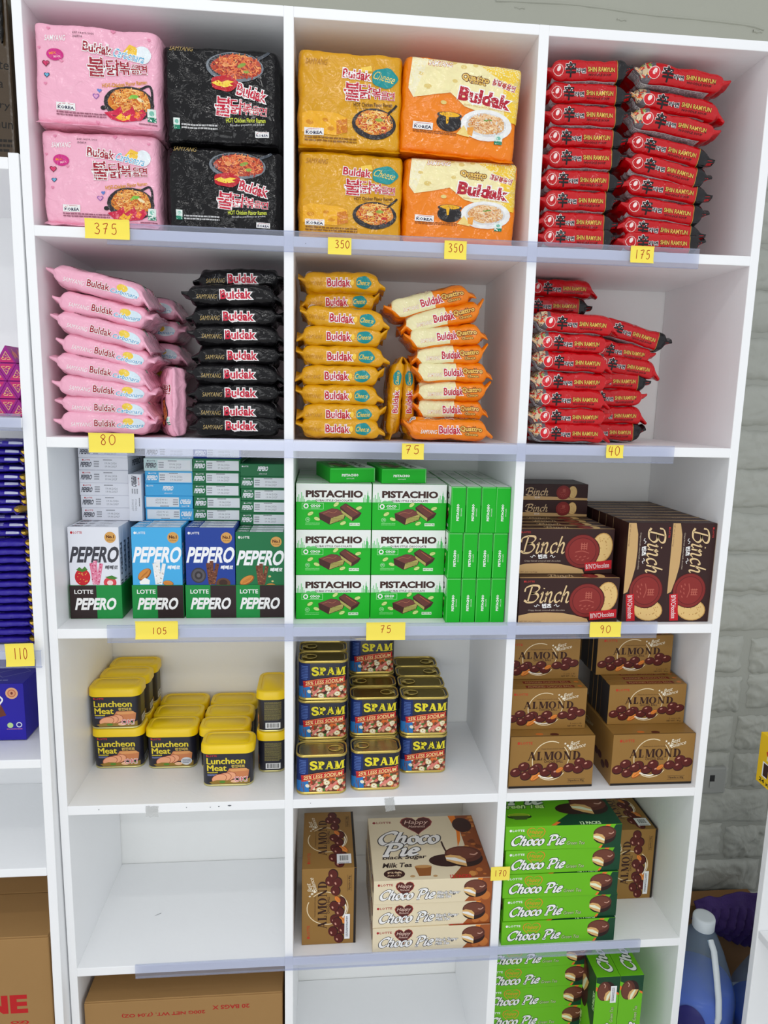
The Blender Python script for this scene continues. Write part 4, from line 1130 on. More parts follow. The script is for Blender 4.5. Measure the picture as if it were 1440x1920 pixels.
# ------------------------------------------------------------------ third shelf: brown biscuit boxes
BW, BH, BT = 0.1955, 0.0885, 0.0345
def cookie(a, x, y, r, biscuit):
    bx, by = x + biscuit[0] * r, y + biscuit[1] * r
    a.ell(bx, by, r * .62, r * .86, (196, 150, 84), biscuit[2]); a.ell(bx, by, r * .57, r * .80, (226, 190, 124), biscuit[2])
    rg = random.Random(int(x))
    for i in range(24):
        q, w_ = rg.uniform(-.42, .42), rg.uniform(-.6, .6)
        a.ell(bx + q * r, by + w_ * r, r * .04, r * .03, (190, 144, 80), n=6)
    a.ell(x, y, r * 1.02, r, (70, 18, 18), n=30, wob=.012); a.ell(x, y, r * .97, r * .95, (132, 40, 36), n=30); a.ell(x, y, r * .82, r * .80, (100, 26, 26), n=28); a.ell(x, y, r * .78, r * .76, (140, 44, 40), n=28)
    for dy in (-.42, -.30, -.18): a.line([(x - r * .1, y + dy * r), (x + r * .25, y + dy * r * .9)], r * .045, (190, 100, 84), False)
    for k, dx in enumerate((-.05, .1, .25)): a.line([(x + dx * r, y - .5 * r), (x + dx * r, y - .1 * r)], r * .04, (190, 100, 84), False)
    a.line([(x - .4 * r, y + .05 * r), (x, y - .02 * r), (x + .4 * r, y + .1 * r)], r * .05, (178, 86, 74))
    for dx, dy in ((-.4, .3), (-.15, .35), (.1, .32), (.3, .42), (-.3, .5), (0, .52)): a.line([(x + dx * r, y + dy * r), (x + (dx + .12) * r, y + (dy - .05) * r)], r * .06, (178, 86, 74), False)
def binch_kind():
    a = Art(88, 702, 640, 955, BW, BH)
    TAN = (204, 166, 112)
    a.poly([(88, 912), (150, 898), (240, 894), (330, 898), (400, 912), (470, 932), (480, 955), (88, 955)], TAN)
    lotte(a, 110, 721, 10, (196, 50, 50), 4.6)
    a.script('Binch', 112, 372, 790, 106, (226, 196, 146), thick=.125, thin=.05, shear=.1)
    a.text('빈츠', 216, 268, 857, 26, WHT, bold=.05)
    for s in (-1, 1): a.line([(242 + s * 40, 857), (242 + s * 52, 850), (242 + s * 58, 862), (242 + s * 70, 856)], 3, WHT)
    a.text('Crispy biscuit covered with chocolate', 140, 344, 883, 11, (206, 190, 170), shear=.2)
    cookie(a, 462, 828, 98, (1.12, -.22, 8))
    a.poly([(480, 893), (632, 877), (634, 926), (484, 940)], (196, 22, 34)); a.text("BI'N'CHocolate", 488, 620, 910, 28, WHT, rot=5, bold=.0)
    a.text('NET WT. 3.60 Oz(102g)', 96, 216, 946, 10, (80, 54, 34))
    t = Art(0, 0, 552, 98, BW, BT)
    t.poly([(0, 80), (200, 72), (552, 84), (552, 98), (0, 98)], TAN)
    t.script('Binch', 168, 310, 46, 50, (214, 184, 140), thick=.14, thin=.06); t.text('빈츠', 226, 258, 82, 12, WHT)
    cookie(t, 400, 50, 44, (1.3, -.05, 0))
    L = Art(0, 0, 98, 253, BT, BH)
    L.rect(2, 2, 18, 250, TAN); L.text('Net WT. 3.60 Oz', -20, 80, 120, 16, (190, 170, 150), rot=90); L.dashes(50, 20, 90, 230, 12, (110, 84, 74), .3)
    Rr = Art(0, 0, 98, 253, BT, BH)
    Rr.dashes(20, 20, 80, 120, 8, (130, 104, 90), .35); Rr.script('Binch', 10, 90, 190, 40, (206, 176, 130)); Rr.rect(2, 230, 96, 250, TAN)
    return carton('biscuit_box', BW, BT, BH, (52, 27, 25), [('front', a), ('top', t), ('left', L), ('right', Rr)])
KB = binch_kind()
place(KB, (0.5215, 0.013 + BT / 2, 0.0002), (0, 0, 0), 'dark brown biscuit box lying lengthwise at the bottom by the price note', 'biscuit box', 'lengthwise brown biscuit boxes')
for k in range(1, 3):
    place(KB, (0.5190, 0.013 + BT / 2 + k * 0.035, 0.0002), (0, 0, 0), f'lengthwise brown biscuit box, {ORD[k]} from the front on the bottom', 'biscuit box', 'lengthwise brown biscuit boxes')
place(KB, (0.5190, 0.046 + BT / 2, 0.0889), (0, 0, 0), 'dark brown biscuit box stacked on the lengthwise bottom one, in front', 'biscuit box', 'lengthwise brown biscuit boxes')
for k in range(1, 7):
    place(KB, (0.5165 + random.uniform(-.001, .001), 0.046 + BT / 2 + k * 0.0352, 0.0889), (0, 0, 0), f'lengthwise brown biscuit box, {ORD[k]} from the front on the upper tier', 'biscuit box', 'lengthwise brown biscuit boxes')
CW = Matrix.Rotation(math.radians(90), 4, 'Y')
for c, x in enumerate((0.6725, 0.7600)):
    for k in range(8):
        place(KB, (x - BH / 2 + random.uniform(-.0006, .0006), 0.0145 + BT / 2 + k * 0.0352, BW / 2 + 0.0004), CW, (f'upright brown biscuit box at the front, {("beside the lengthwise boxes", "beside the side panel")[c]}' if k == 0 else f'upright brown biscuit box, {ORD[k]} from the front {("beside the lengthwise boxes", "beside the side panel")[c]}'), 'biscuit box', 'upright brown biscuit boxes')
for i in range(2):
    place(KB, (0.5175 - 0.001 * i, 0.188 + BH, 0.1776 + BT / 2 + i * 0.0348), LIE, ('lower', 'upper')[i] + ' brown biscuit box lying flat on the rear of the pile', 'biscuit box', 'flat brown biscuit boxes')

# ================================================================== fourth shelf: cans
def rr_loop(w, d, r, n=7):
    """rounded rectangle outline, counter-clockwise from the front-left corner's end; list of (x, y)"""
    pts = []
    for cx, cy, a0 in ((w / 2 - r, -d / 2 + r, -90), (w / 2 - r, d / 2 - r, 0), (-w / 2 + r, d / 2 - r, 90), (-w / 2 + r, -d / 2 + r, 180)):
        for k in range(n + 1):
            a = math.radians(a0 + 90 * k / n)
            pts.append((cx + r * math.cos(a), cy + r * math.sin(a)))
    return pts
def loft(name, rings, material, cap0=True, cap1=True, smooth=True):
    """rings: list of (w, d, r, z)"""
    bm = bmesh.new(); L = []
    for w, d, r, z in rings:
        L.append([bm.verts.new((x, y, z)) for x, y in rr_loop(w, d, max(r, .0005))])
    n = len(L[0])
    for a, b in zip(L[:-1], L[1:]):
        for i in range(n):
            bm.faces.new((a[i], a[(i + 1) % n], b[(i + 1) % n], b[i]))
    if cap0: bm.faces.new(list(reversed(L[0])))
    if cap1: bm.faces.new(L[-1])
    me = bm_mesh(name, bm, material, smooth)
    try: me.set_sharp_from_angle(angle=math.radians(50))
    except Exception: pass
    return me
def wrap_map(w, d, r, z0):
    """label print around a rounded-rectangle can; u is measured from the middle of the front face"""
    pts = rr_loop(w, d, r, 10)
    pts = [(0, -d / 2)] + pts + [(0, -d / 2)]
    P = np.array(pts); seg = np.hypot(*np.diff(P, axis=0).T); s = np.concatenate([[0], np.cumsum(seg)])
    tot = s[-1]
    def fn(u, v, o):
        q = np.mod(u, tot)
        x = np.interp(q, s, P[:, 0]); y = np.interp(q, s, P[:, 1])
        x2 = np.interp(np.mod(q + 1e-4, tot), s, P[:, 0]); y2 = np.interp(np.mod(q + 1e-4, tot), s, P[:, 1])
        tx, ty = x2 - x, y2 - y; ln = np.maximum(np.hypot(tx, ty), 1e-9)
        return np.stack([x + ty / ln * (o + .0002), y - tx / ln * (o + .0002), v + z0], -1)
    return fn, tot

LW, LD, LH, LR = 0.0975, 0.0550, 0.0880, 0.016
def luncheon_kind(badge=True):
    NAVY = (30, 30, 44); YL = (232, 210, 60)
    me = loft('meat_can', [(LW * .95, LD * .92, LR * .9, 0.0), (LW * .985, LD * .97, LR, .0022), (LW, LD, LR, .0045), (LW, LD, LR, LH - .017)], mat('can_lacquer', NAVY, rough=0.35, vary=.03))
    rim = loft('bottom_rim', [(LW * .95, LD * .92, LR * .9, 0.0002), (LW * 1.004, LD * 1.006, LR, .0012), (LW * 1.004, LD * 1.006, LR, .0036), (LW * .99, LD * .98, LR, .0048)], mat('gold_rim', (206, 196, 130), rough=.3, metal=.6), cap1=False)
    ym = mat('yellow_lid_plastic', (240, 204, 8), rough=.32, vary=.02)
    w, d, r = LW + .006, LD + .006, LR + .002
    lid = loft('plastic_lid', [(w - .002, d - .002, r, LH - .0185), (w + .001, d + .001, r, LH - .0175), (w, d, r, LH - .004), (w - .002, d - .002, r, LH - .0015), (w - .006, d - .006, r - .002, LH), (w - .016, d - .016, r - .006, LH), (w - .018, d - .018, r - .007, LH - .0014), (w - .022, d - .022, r - .008, LH - .0014), (w - .024, d - .024, r - .009, LH - .0004)], ym)
    fn, tot = wrap_map(LW, LD, LR, 0.0055)
    hh = LH - .0175 - .0055
    k = 1000
    a = Art(-50, 0, 50, 62, 0.100, hh); a.clip = False
    f2 = lambda u, v, o: fn(u - 0.050, v, o)
    lotte(a, -41, 5.5, 3.6, (210, 60, 60), 4.6)
    [(a.text('Luncheon', -40 + q, 34 + q, 16 + q * .5, 12, YL), a.text('Meat', -39 + q, -2 + q, 30 + q * .5, 12, YL)) for q in (-.55, 0, .55)]; a.text('런천미트', 8, 34, 27, 6.5, (214, 186, 90), bold=.04)
    a.dashes(-39, 38, -18, 40.5, 1, YL, .8); a.dashes(-39, 42, -20, 46, 2, (130, 140, 190), .6)
    a.poly([(-2, 40), (4, 31), (36, 31), (42, 36), (40, 50), (4, 52)], (206, 130, 84)); a.poly([(2, 33), (36, 31), (42, 36), (8, 38)], (226, 160, 100))
    for i in range(3): a.ell(2 - 9 * i, 47 + 2 * i, 15, 9, (160, 80, 56), -12); a.ell(2 - 9 * i, 47 + 2 * i, 14, 8, (238, 168, 128), -12)
    a.poly([(-36, 58), (-20, 54), (20, 56), (44, 52), (44, 62), (-30, 62)], (150, 120, 50)); a.ell(-10, 58, 6, 2.5, (90, 140, 50)); a.ell(14, 57, 8, 3, (240, 190, 150)); a.ell(30, 55, 5, 2, (100, 140, 50))
    if badge: a.text('OK!', 13, 38, 53, 10, (206, 30, 40), bold=.0, oc=WHT, ow=.045)
    else: a.ell(30, 52, 11, 8, (214, 218, 222)); a.dashes(22, 48, 38, 57, 4, (90, 90, 110), .5)
    s = Art(0, 0, 40, 62, .040, hh)
    f3 = lambda u, v, o: fn(u + LW / 2 + 0.004, v, o)
    s.dashes(3, 6, 37, 44, 16, (150, 140, 80), .5, seed=9); s.barcode(5, 48, 35, 60)
    s2 = Art(0, 0, 40, 62, .040, hh)
    f4 = lambda u, v, o: fn(u - LW / 2 - 0.044, v, o)
    s2.dashes(3, 6, 37, 56, 18, (150, 140, 80), .5, seed=5)
    pr_ = print_mesh('can_print', [(a, f2, .003), (s, f3, .003), (s2, f4, .003)], INK_CARD)
    return ('meat_can', me, [('plastic_lid', lid), ('bottom_rim', rim), ('lettering', pr_)])
KL = [luncheon_kind(True), luncheon_kind(False)]
zr = row_floor(3) + .0003
def lun(x, y, t, lab, k=0, rz=0.0):
    place(KL[k], (x, y + (LD / 2 if not rz else LW / 2), zr + t * (LH + .0003)), (0, 0, rz), lab, 'food can', 'yellow-lidded meat cans')
nth = ('front', 'second', 'third', 'fourth')
for k in range(3):
    lun(-0.3615, 0.131 + .0565 * k, 0, f'yellow-lidded meat can, lower tier of the two-high pile by the wall panel, {nth[k]} in depth')
    lun(-0.3635 + .003 * k, 0.127 + .0570 * k, 1, f'yellow-lidded meat can, upper tier of the two-high pile, {nth[k]} in depth')
for k in range(3):
    lun(-0.2535 + .001 * k, 0.125 + .0575 * k, 0, f'yellow-lidded meat can in the middle single row, {nth[k]} in depth', 1 if k == 0 else 0)
lun(-0.1305, 0.053, 0, 'yellow-lidded meat can standing closest to the shelf edge', 0, 0.0)
for k in range(3):
    lun(-0.1460 + .002 * k, 0.1215 + .0585 * k, 0, f'yellow-lidded meat can behind the one closest to the edge, {nth[k]} in that row')
for t in (0, 1):
    lun(-0.0485, 0.100, t, ('lower', 'upper')[t] + ' meat can turned sideways with a barcode beside the divider', 0, math.radians(-90))

SW, SD, SH, SR = 0.0960, 0.0545, 0.0832, 0.0165
def spam_kind(flip):
    NV = (22, 24, 40); GO = (206, 182, 96)
    gm = mat('gold_tin', GO, rough=.26, metal=.7, vary=.04)
    me = loft('ham_can', [(SW * .98, SD * .97, SR, .003), (SW, SD, SR, .006), (SW, SD, SR, SH - .006), (SW * .985, SD * .97, SR, SH - .003)], mat('can_lacquer', NV, rough=.32, vary=.03))
    rim = loft('bottom_rim', [(SW * .95, SD * .92, SR * .9, 0.0), (SW + .001, SD + .001, SR, .0012), (SW + .001, SD + .001, SR, .0046), (SW - .001, SD - .001, SR, .0062)], gm, cap1=False)
    lid = loft('tin_lid', [(SW - .001, SD - .001, SR, SH - .0062), (SW + .003, SD + .003, SR, SH - .0045), (SW + .003, SD + .003, SR, SH - .0008), (SW + .0015, SD + .0015, SR, SH), (SW - .001, SD - .001, SR, SH - .0006), (SW - .002, SD - .002, SR, SH - .0036), (SW - .008, SD - .008, SR - .003, SH - .0036), (SW - .010, SD - .010, SR - .004, SH - .0028), (SW - .012, SD - .012, SR - .005, SH - .0030)], gm)
    # ring-pull
    bm = bmesh.new()
    sg = -1 if flip else 1
    cx = -0.026 * sg
    N_, M_ = 24, 6
    vv = []
    for i in range(N_):
        a = 2 * math.pi * i / N_
        rx, ry = .0125, .0105
        vv.append([bm.verts.new((cx + (rx + .0012 * math.cos(b)) * math.cos(a), (ry + .0012 * math.cos(b)) * math.sin(a), SH - .0016 + .0009 * math.sin(b))) for b in [2 * math.pi * k / M_ for k in range(M_)]])
    for i in range(N_):
        for k in range(M_):
            bm.faces.new((vv[i][k], vv[(i + 1) % N_][k], vv[(i + 1) % N_][(k + 1) % M_], vv[i][(k + 1) % M_]))
    box_bm(min(cx - .016 * sg, cx - .006 * sg), max(cx - .016 * sg, cx - .006 * sg), -.0045, .0045, SH - .0028, SH - .0012, .0006, 1, bm)
    tab = bm_mesh('ring_pull', bm, gm, True)
    fn, tot = wrap_map(SW, SD, SR, .0063)
    hh = SH - .0126
    a = Art(-50, 0, 50, 70, .100, hh); a.clip = False
    f2 = lambda u, v, o: fn(u - .05, v, o)
    a.poly([(-62, 0), (-26, 0), (-26, 38), (-44, 70), (-62, 70)], (24, 44, 104)); a.dashes(-44, 5, -30, 34, 9, (90, 120, 190), .5)
    rg = random.Random(11)
    a.poly([(-44, 46), (60, 36), (60, 70), (-44, 70)], (120, 74, 48)); a.poly([(-58, 50), (-26, 44), (-24, 70), (-58, 70)], (40, 120, 190))
    for i in range(74):
        a.ell(rg.uniform(-30, 48), rg.uniform(44, 69), rg.uniform(2, 5.5), rg.uniform(1.6, 3.6), rg.choice([(214, 120, 100), (190, 60, 40), (236, 222, 180), (74, 130, 60), (40, 84, 44), (230, 160, 130), (222, 110, 50), (240, 232, 206), (70, 40, 30)]), rg.uniform(0, 180), n=9)
    for x, y in ((36, 50), (28, 62), (-4, 66), (10, 52)): a.ell(x, y, 6.5, 5.2, (226, 206, 150)); a.ell(x, y, 4.6, 3.5, (246, 238, 214)); a.ell(x, y, 1.6, 1.2, (190, 160, 90))
    for x, y in ((-14, 58), (14, 62), (24, 56)): a.line([(x - 6, y + 6), (x + 6, y - 6)], 5, (222, 130, 116), False)
    a.serif('SPAM', -23, 46, 16, 19, (238, 222, 50), T=.26, t=.12, sf=.12)
    a.poly([(-40, 36), (-10, 31.5), (20, 28), (44, 26), (44, 39), (20, 41), (-10, 44.5), (-38, 49)], (196, 32, 40)); a.line([(-39, 37.2), (-10, 32.7), (20, 29.2), (44, 27.2)], .7, (230, 180, 90)); a.line([(-38, 47.8), (-10, 43.4), (20, 40), (44, 38)], .7, (230, 180, 90))
    a.text('25% LESS SODIUM', -35, 40, 37.2, 7.4, (246, 220, 150), bold=.02, rot=6.0, shear=.2)
    s = Art(0, 0, 40, 70, .040, hh)
    f3 = lambda u, v, o: fn(u + SW / 2 + .004, v, o)
    s.rect(0, 0, 40, 40, (24, 30, 70)); s.rect(0, 40, 40, 70, (60, 130, 190)); s.dashes(4, 6, 36, 36, 12, (150, 170, 210), .5); s.ell(20, 55, 12, 8, (90, 150, 70))
    s2 = Art(0, 0, 36, 70, .036, hh)
    f4 = lambda u, v, o: fn(u - SW / 2 - .040, v, o)
    s2.rect(0, 0, 36, 70, (24, 34, 84)); s2.barcode(6, 10, 20, 50, False); s2.dashes(22, 6, 34, 60, 12, (140, 160, 210), .5)
    pr_ = print_mesh('ham_print', [(a, f2, .003), (s, f3, .003), (s2, f4, .003)], INK_CARD)
    return ('ham_can', me, [('tin_lid', lid), ('tin_lid>ring_pull', tab), ('bottom_rim', rim), ('lettering', pr_)])
KS = [spam_kind(False), spam_kind(True)]
def spam(x, y, t, lab, k=0):
    place(KS[k], (x, y + SD / 2, zr + t * (SH + .0002)), (0, 0, random.uniform(-.015, .015)), lab, 'food can', 'blue and yellow ham cans')
tier = ('bottom', 'second', 'third')
spam(0.0535, 0.015, 0, 'blue and yellow ham can at the front edge next to the divider', 1)
spam(0.1600, 0.024, 0, 'blue and yellow ham can at the front edge, middle column', 0)
for k in range(2):
    for t in range(3):
        spam(0.0555, 0.0735 + .0565 * k, t, f'ham can in the column by the divider, {tier[t]} tier, {("second", "third")[k]} in depth', 0)
for k in range(3):
    for t in range(3 if k == 2 else 2):
        spam(0.1600 + .001 * k, 0.085 + .0580 * k, t, f'ham can in the middle column, {tier[t]} tier, {("second", "third", "fourth")[k]} in depth', (k + 1) % 2)
for k in range(4):
    for t in range(2):
        if t == 0 and k in (1, 2): continue
        spam(0.2630 + .001 * k, 0.0815 + .0553 * k, t, f'ham can in the column beside the empty space, {tier[t]} tier, {nth[k]} in depth', (1, 0, 0, 1)[(k + 1) % 4] if t else 0)

# ------------------------------------------------------------------ almond chocolate boxes
AW, AH, AD = 0.1715, 0.1100, 0.190
SAW, SAH, SAT = 0.1640, 0.0860, 0.0210
GOLD = (148, 110, 54)
def almond_front(w, h, big):
    a = Art(620, 545, 1066, 806 if big else 790, w, h)
    lotte(a, 656, 577, 14, (190, 60, 36), 4.4)
    pts = [(835 + 96 * math.cos(t), 668 - 98 * math.sin(t)) for t in np.linspace(1.15, 5.6, 26)]
    a.line(pts, 4.5, (232, 214, 176), False)
    a.line([(905, 600), (925, 630), (930, 665), (918, 700)], 4, (232, 214, 176))
    for x, y, r in ((908, 583, 7), (922, 594, 9), (934, 606, 11)): a.poly([(x + r * (1 if k % 2 == 0 else .42) * math.sin(k * math.pi / 5), y - r * (1 if k % 2 == 0 else .42) * math.cos(k * math.pi / 5)) for k in range(10)], (244, 236, 214))
    a.text('Best', 936, 985, 580, 22, (240, 230, 204), rot=14, shear=.4); a.text('Balance', 936, 1018, 598, 20, (240, 230, 204), rot=14, shear=.4)
    a.text('Premium almonds selected for chocolate', 784, 906, 607, 8, (90, 60, 34))
    a.serif('ALMOND', 714, 992, 643, 44, (56, 26, 16), T=.22, t=.07)
    a.text('CHOCO BALL', 800, 902, 672, 13, (70, 38, 24), bold=.02)
    almond_nut(a, 768, 742, 42, 17, -38, (232, 140, 60))
    pts = [(775, 742), (830, 757), (880, 742)]
    a.line(pts, 7, (240, 232, 214))
    for x, y in ((655, 724), (696, 696), (708, 742), (766, 704), (812, 726), (748, 716), (846, 701), (870, 732), (936, 706), (992, 680), (986, 714), (1032, 694)):
        a.ell(x, y, 31, 24, (50, 14, 12), -8); a.ell(x - 2, y - 2, 28, 21, (88, 26, 20), -8); a.ell(x - 8, y - 9, 8, 4, (206, 150, 130), -20, n=10)
    almond_nut(a, 886, 716, 22, 12, -30, (226, 130, 50))
    if big:
        a.text('10packs x 40g', 936, 1020, 772, 13, (60, 38, 22), bold=.02); a.rect(620, 794, 1066, 806, (34, 28, 26))
        for q in ((930, 762, 1026, 763.5), (930, 780, 1026, 781.5)): a.rect(*q, (80, 56, 34))
    else:
        a.text('5 units x 46', 980, 1046, 758, 9, (80, 50, 28)); a.text('NET WT. : 46 g', 966, 1048, 774, 11, (60, 38, 22), bold=.02)
    return a
def almond_big(stickers=False):
    f = almond_front(AW, AH, True)
    b = almond_front(AW, AH, True)
    L = Art(0, 0, 190, 110, AD, AH)
    L.line([(60 + 26 * math.cos(t), 50 + 26 * math.sin(t)) for t in np.linspace(1, 5.6, 20)], 1.6, (190, 170, 130), False); L.text('Best Balance', 20, 90, 34, 9, (206, 190, 150), shear=.4, rot=10)
    for i in range(9): L.ell(24 + i * 18, 76 + 8 * math.sin(i * 2), 10, 8, (74, 28, 22)); 
    T = Art(0, 0, 171, 190, AW, AD)
    T.text('ALMOND', 50, 120, 100, 16, (90, 60, 34)); T.ell(60, 180, 8, 4, (206, 110, 40)); T.ell(90, 182, 9, 5, (80, 30, 24)); T.rect(0, 186, 171, 190, (120, 88, 44))
    return carton('almond_case', AW, AD, AH, GOLD, [('front', f), ('left', L), ('right', almond_side()), ('top', T)])
def almond_side():
    # broad printed flank, the artwork turned a quarter
    a = almond_front(AW, AH, True)
    q = Art(0, 0, 190, 110, AD, AH)
    for (t, c, l, lo, hi) in a.el:
        t2 = t.copy(); t2[..., 0] = t[..., 0] * AD / AW
        q.el.append((t2, c, l, lo, hi))
    return q
KAB = almond_big()
sf = Art(0, 0, 164, 21, SAW, SAT); sf.rect(40, 5, 140, 16, (120, 30, 30)); sf.text('ALMOND CHOCO BALL', 44, 136, 10.5, 7, (206, 170, 110)); sf.ell(152, 10, 5, 4, (206, 120, 50))
sl = Art(0, 0, 21, 86, SAT, SAH); sl.rect(1, 1, 20, 85, (54, 50, 50))
KAS = carton('almond_box', SAW, SAT, SAH, GOLD, [('front', almond_front(SAW, SAH, False)), ('top', sf), ('left', sl), ('right', sl)])
z3 = row_floor(3)
for x, nm in ((0.5098, 'by the divider'), (0.7190, 'by the side panel')):
    place(KAB, (x, 0.015 + AD / 2, z3 + .0002), (0, 0, 0), f'large gold almond chocolate case at the bottom {nm}', 'chocolate case', 'large gold almond cases')
for x, y, t, n, nm in ((0.5020, 0.045, 0, 5, 'middle tier by the divider'), (0.7200, 0.058, 0, 5, 'middle tier by the side panel'), (0.5010, 0.092, 1, 5, 'top tier by the divider'), (0.7085, 0.110, 1, 5, 'top tier by the side panel')):
    for k in range(n):
        place(KAS, (x + random.uniform(-.0012, .0012), y + SAT / 2 + k * .0214, z3 + .1104 + t * (SAH + .0004)), (0, 0, 0), (f'small gold almond box at the front of the {nm}' if k == 0 else f'small gold almond box, {ORD[k]} from the front, {nm}'), 'chocolate box', f'small gold almond boxes, {nm}')

# ================================================================== fifth and sixth shelves
CWd, CH, CD = 0.2400, 0.0525, 0.2080
def heart_logo(a, x, y, s, fill, ink, line):
    a.heart(x, y, s, line); a.heart(x, y, s * .92, fill); a.text('Happy', x - s * .72, x + s * .72, y - s * .18, s * .5, ink, shear=.3); a.text('Moments', x - s * .5, x + s * .5, y + s * .2, s * .24, ink, shear=.3)
def pie(a, x, y, r, fill):
    a.ell(x, y + r * .18, r, r * .72, (44, 22, 18)); a.ell(x, y - r * .12, r, r * .66, (92, 46, 34)); a.ell(x - r * .05, y - r * .2, r * .84, r * .48, (112, 62, 46))
    a.poly([(x - r * 1.0, y - r * .02), (x - r * .7, y - r * .10), (x - r * .2, y + r * .02), (x + r * .05, y + r * .30), (x + r * .02, y + r * .86), (x - r * .5, y + r * .66), (x - r * .98, y + r * .36)], (222, 176, 110))
    a.poly([(x - r * .98, y + r * .10), (x - r * .5, y + r * .14), (x + r * .02, y + r * .46), (x + r * .03, y + r * .62), (x - r * .5, y + r * .42), (x - r * .98, y + r * .24)], fill)
    a.line([(x + r * .35, y - r * .1), (x + r * .6, y - r * .05), (x + r * .8, y - r * .2)], r * .08, (206, 160, 140))
def choco_kind(green):
    BG = (106, 186, 24) if green else (226, 212, 180)
    OUT = (28, 74, 40) if green else (70, 66, 66)
    FILL = (236, 240, 206) if green else (238, 236, 230)
    s = Art(0, 0, 730, 158, CWd, CH)
    if green: s.poly([(600, 158), (640, 100), (690, 0), (730, 0), (730, 158)], (14, 66, 40)); s.poly([(628, 0), (660, 0), (648, 14), (622, 14)], (238, 120, 50)); s.poly([(588, 158), (604, 134), (614, 140), (604, 158)], (238, 120, 50))
    else: s.poly([(560, 158), (600, 110), (640, 30), (650, 0), (730, 0), (730, 158)], (160, 84, 36)); s.poly([(640, 0), (672, 0), (650, 40), (630, 50)], (238, 140, 50)); s.ell(690, 120, 30, 30, (196, 116, 50)); s.ell(640, 130, 24, 24, (190, 110, 50))
    lotte(s, 24, 28, 15, WHT if green else (170, 40, 44), 5.0)
    heart_logo(s, 190, 52, 58, BG if green else (86, 34, 30), (238, 130, 40) if green else (240, 206, 190), (238, 120, 40) if green else (170, 60, 50))
    s.script('Choco Pie', 40, 380, 94, 74, WHT, thick=.23, thin=.09, shear=.22, oc=OUT, ow=.11)
    if green: s.text('Green Tea', 386, 500, 118, 22, (214, 240, 160), shear=.25, oc=OUT)
    else: s.text('Black Sugar', 390, 530, 92, 24, WHT, bold=.02, shear=.25, oc=OUT); s.text('Milk Tea', 390, 478, 116, 22, WHT, bold=.02, shear=.25, oc=OUT)
    pie(s, 622 if green else 626, 66, 72, FILL)
    t = Art(0, 0, 730, 640, CWd, CD)
    if green:
        t.poly([(280, 640), (560, 420), (640, 0), (730, 0), (730, 640)], (14, 66, 40)); t.poly([(280, 640), (330, 600), (350, 610), (310, 640)], (238, 120, 50))
        t.ell(110, 540, 78, 26, (40, 60, 30)); t.ell(110, 528, 70, 22, (196, 208, 60)); t.ell(110, 526, 62, 17, (150, 180, 40)); t.poly([(46, 532), (174, 532), (148, 572), (76, 572)], (70, 90, 40))
        t.text('Green Tea', 10, 300, 430, 52, (214, 240, 160), bold=.03, shear=.25, oc=OUT)
    else:
        t.poly([(470, 640), (600, 480), (680, 240), (690, 0), (730, 0), (730, 640)], (150, 80, 36)); t.poly([(560, 0), (610, 0), (620, 140), (600, 270), (570, 340), (590, 180)], (240, 130, 30)); t.poly([(610, 0), (730, 0), (730, 640), (500, 640), (620, 400)], (142, 74, 34))
        rg = random.Random(8)
        for i in range(30): t.ell(rg.uniform(610, 720), rg.uniform(20, 620), rg.uniform(10, 26), rg.uniform(8, 24), rg.choice([(190, 112, 50), (110, 54, 26), (206, 140, 70)]), n=9)
        t.text('Black Sugar', 70, 350, 430, 48, (60, 44, 40), bold=.03, shear=.25); t.text('Milk Tea', 66, 250, 500, 44, (60, 44, 40), bold=.03, shear=.25)
        t.ell(130, 580, 66, 42, (60, 26, 24)); t.text('黑糖', 84, 176, 580, 44, (226, 196, 160), bold=.03)
        t.poly([(262, 520), (370, 520), (352, 606), (280, 606)], (150, 90, 40)); t.ell(316, 520, 54, 14, (200, 150, 90)); t.ell(240, 606, 16, 10, (190, 150, 100)); t.ell(380, 610, 14, 9, (190, 150, 100)); t.ell(640, 110, 66, 80, (60, 30, 24))
    lotte(t, 30, 60, 22, WHT if green else (150, 40, 44), 4.6)
    heart_logo(t, 330, 88, 112, BG if green else (86, 34, 30), (238, 130, 40) if green else (240, 206, 190), (238, 120, 40) if green else (150, 60, 60))
    t.script('Choco', 60, 470, 230, 150, WHT, thick=.23, thin=.09, shear=.2, oc=OUT); t.script('Pie', 80, 320, 350, 140, WHT, thick=.23, thin=.09, shear=.2, oc=OUT)
    t.line([(470, 280), (476, 340), (492, 420)], 12, (60, 30, 24)); t.ell(480, 470, 120, 60, (54, 26, 22)); pie(t, 590, 430, 120, FILL)
    t.text('12 PACKS', 470, 600, 620, 30, (200, 40, 40) if not green else (214, 240, 190), bold=.03)
    e = Art(0, 0, 640, 158, CD, CH)
    if green: e.script('Choco', 40, 330, 90, 84, WHT, thick=.23, thin=.09, shear=.2, oc=OUT); lotte(e, 420, 40, 20, WHT, 4.6)
    else: e.rect(0, 0, 640, 158, (142, 80, 40)); e.rect(0, 40, 640, 120, (170, 104, 52))
    pie(e, 420, 84, 58, FILL)
    if not green: e.barcode(60, 40, 150, 120)
    L = Art(0, 0, 640, 158, CD, CH)
    L.script('Choco Pie', 120, 480, 90, 70, WHT, thick=.23, thin=.09, shear=.2, oc=OUT); pie(L, 560, 70, 56, FILL)
    return carton('cake_box', CWd, CD, CH, BG, [('front', s), ('top', t), ('right', e), ('left', L)])
KC, KG = choco_kind(False), choco_kind(True)
z4 = row_floor(4); z5 = row_floor(5)
for t in range(3):
    place(KC, (0.2788 + (0, -.001, .0005)[t], 0.003 + (0, .003, .001)[t] + CD / 2, z4 + .0002 + t * (CH + .0003)), (0, 0, (0, .006, -.004)[t]), ('bottom', 'middle', 'top')[t] + ' cream-coloured cake box of the three stacked beside the gold case', 'cake box', 'cream cake boxes')
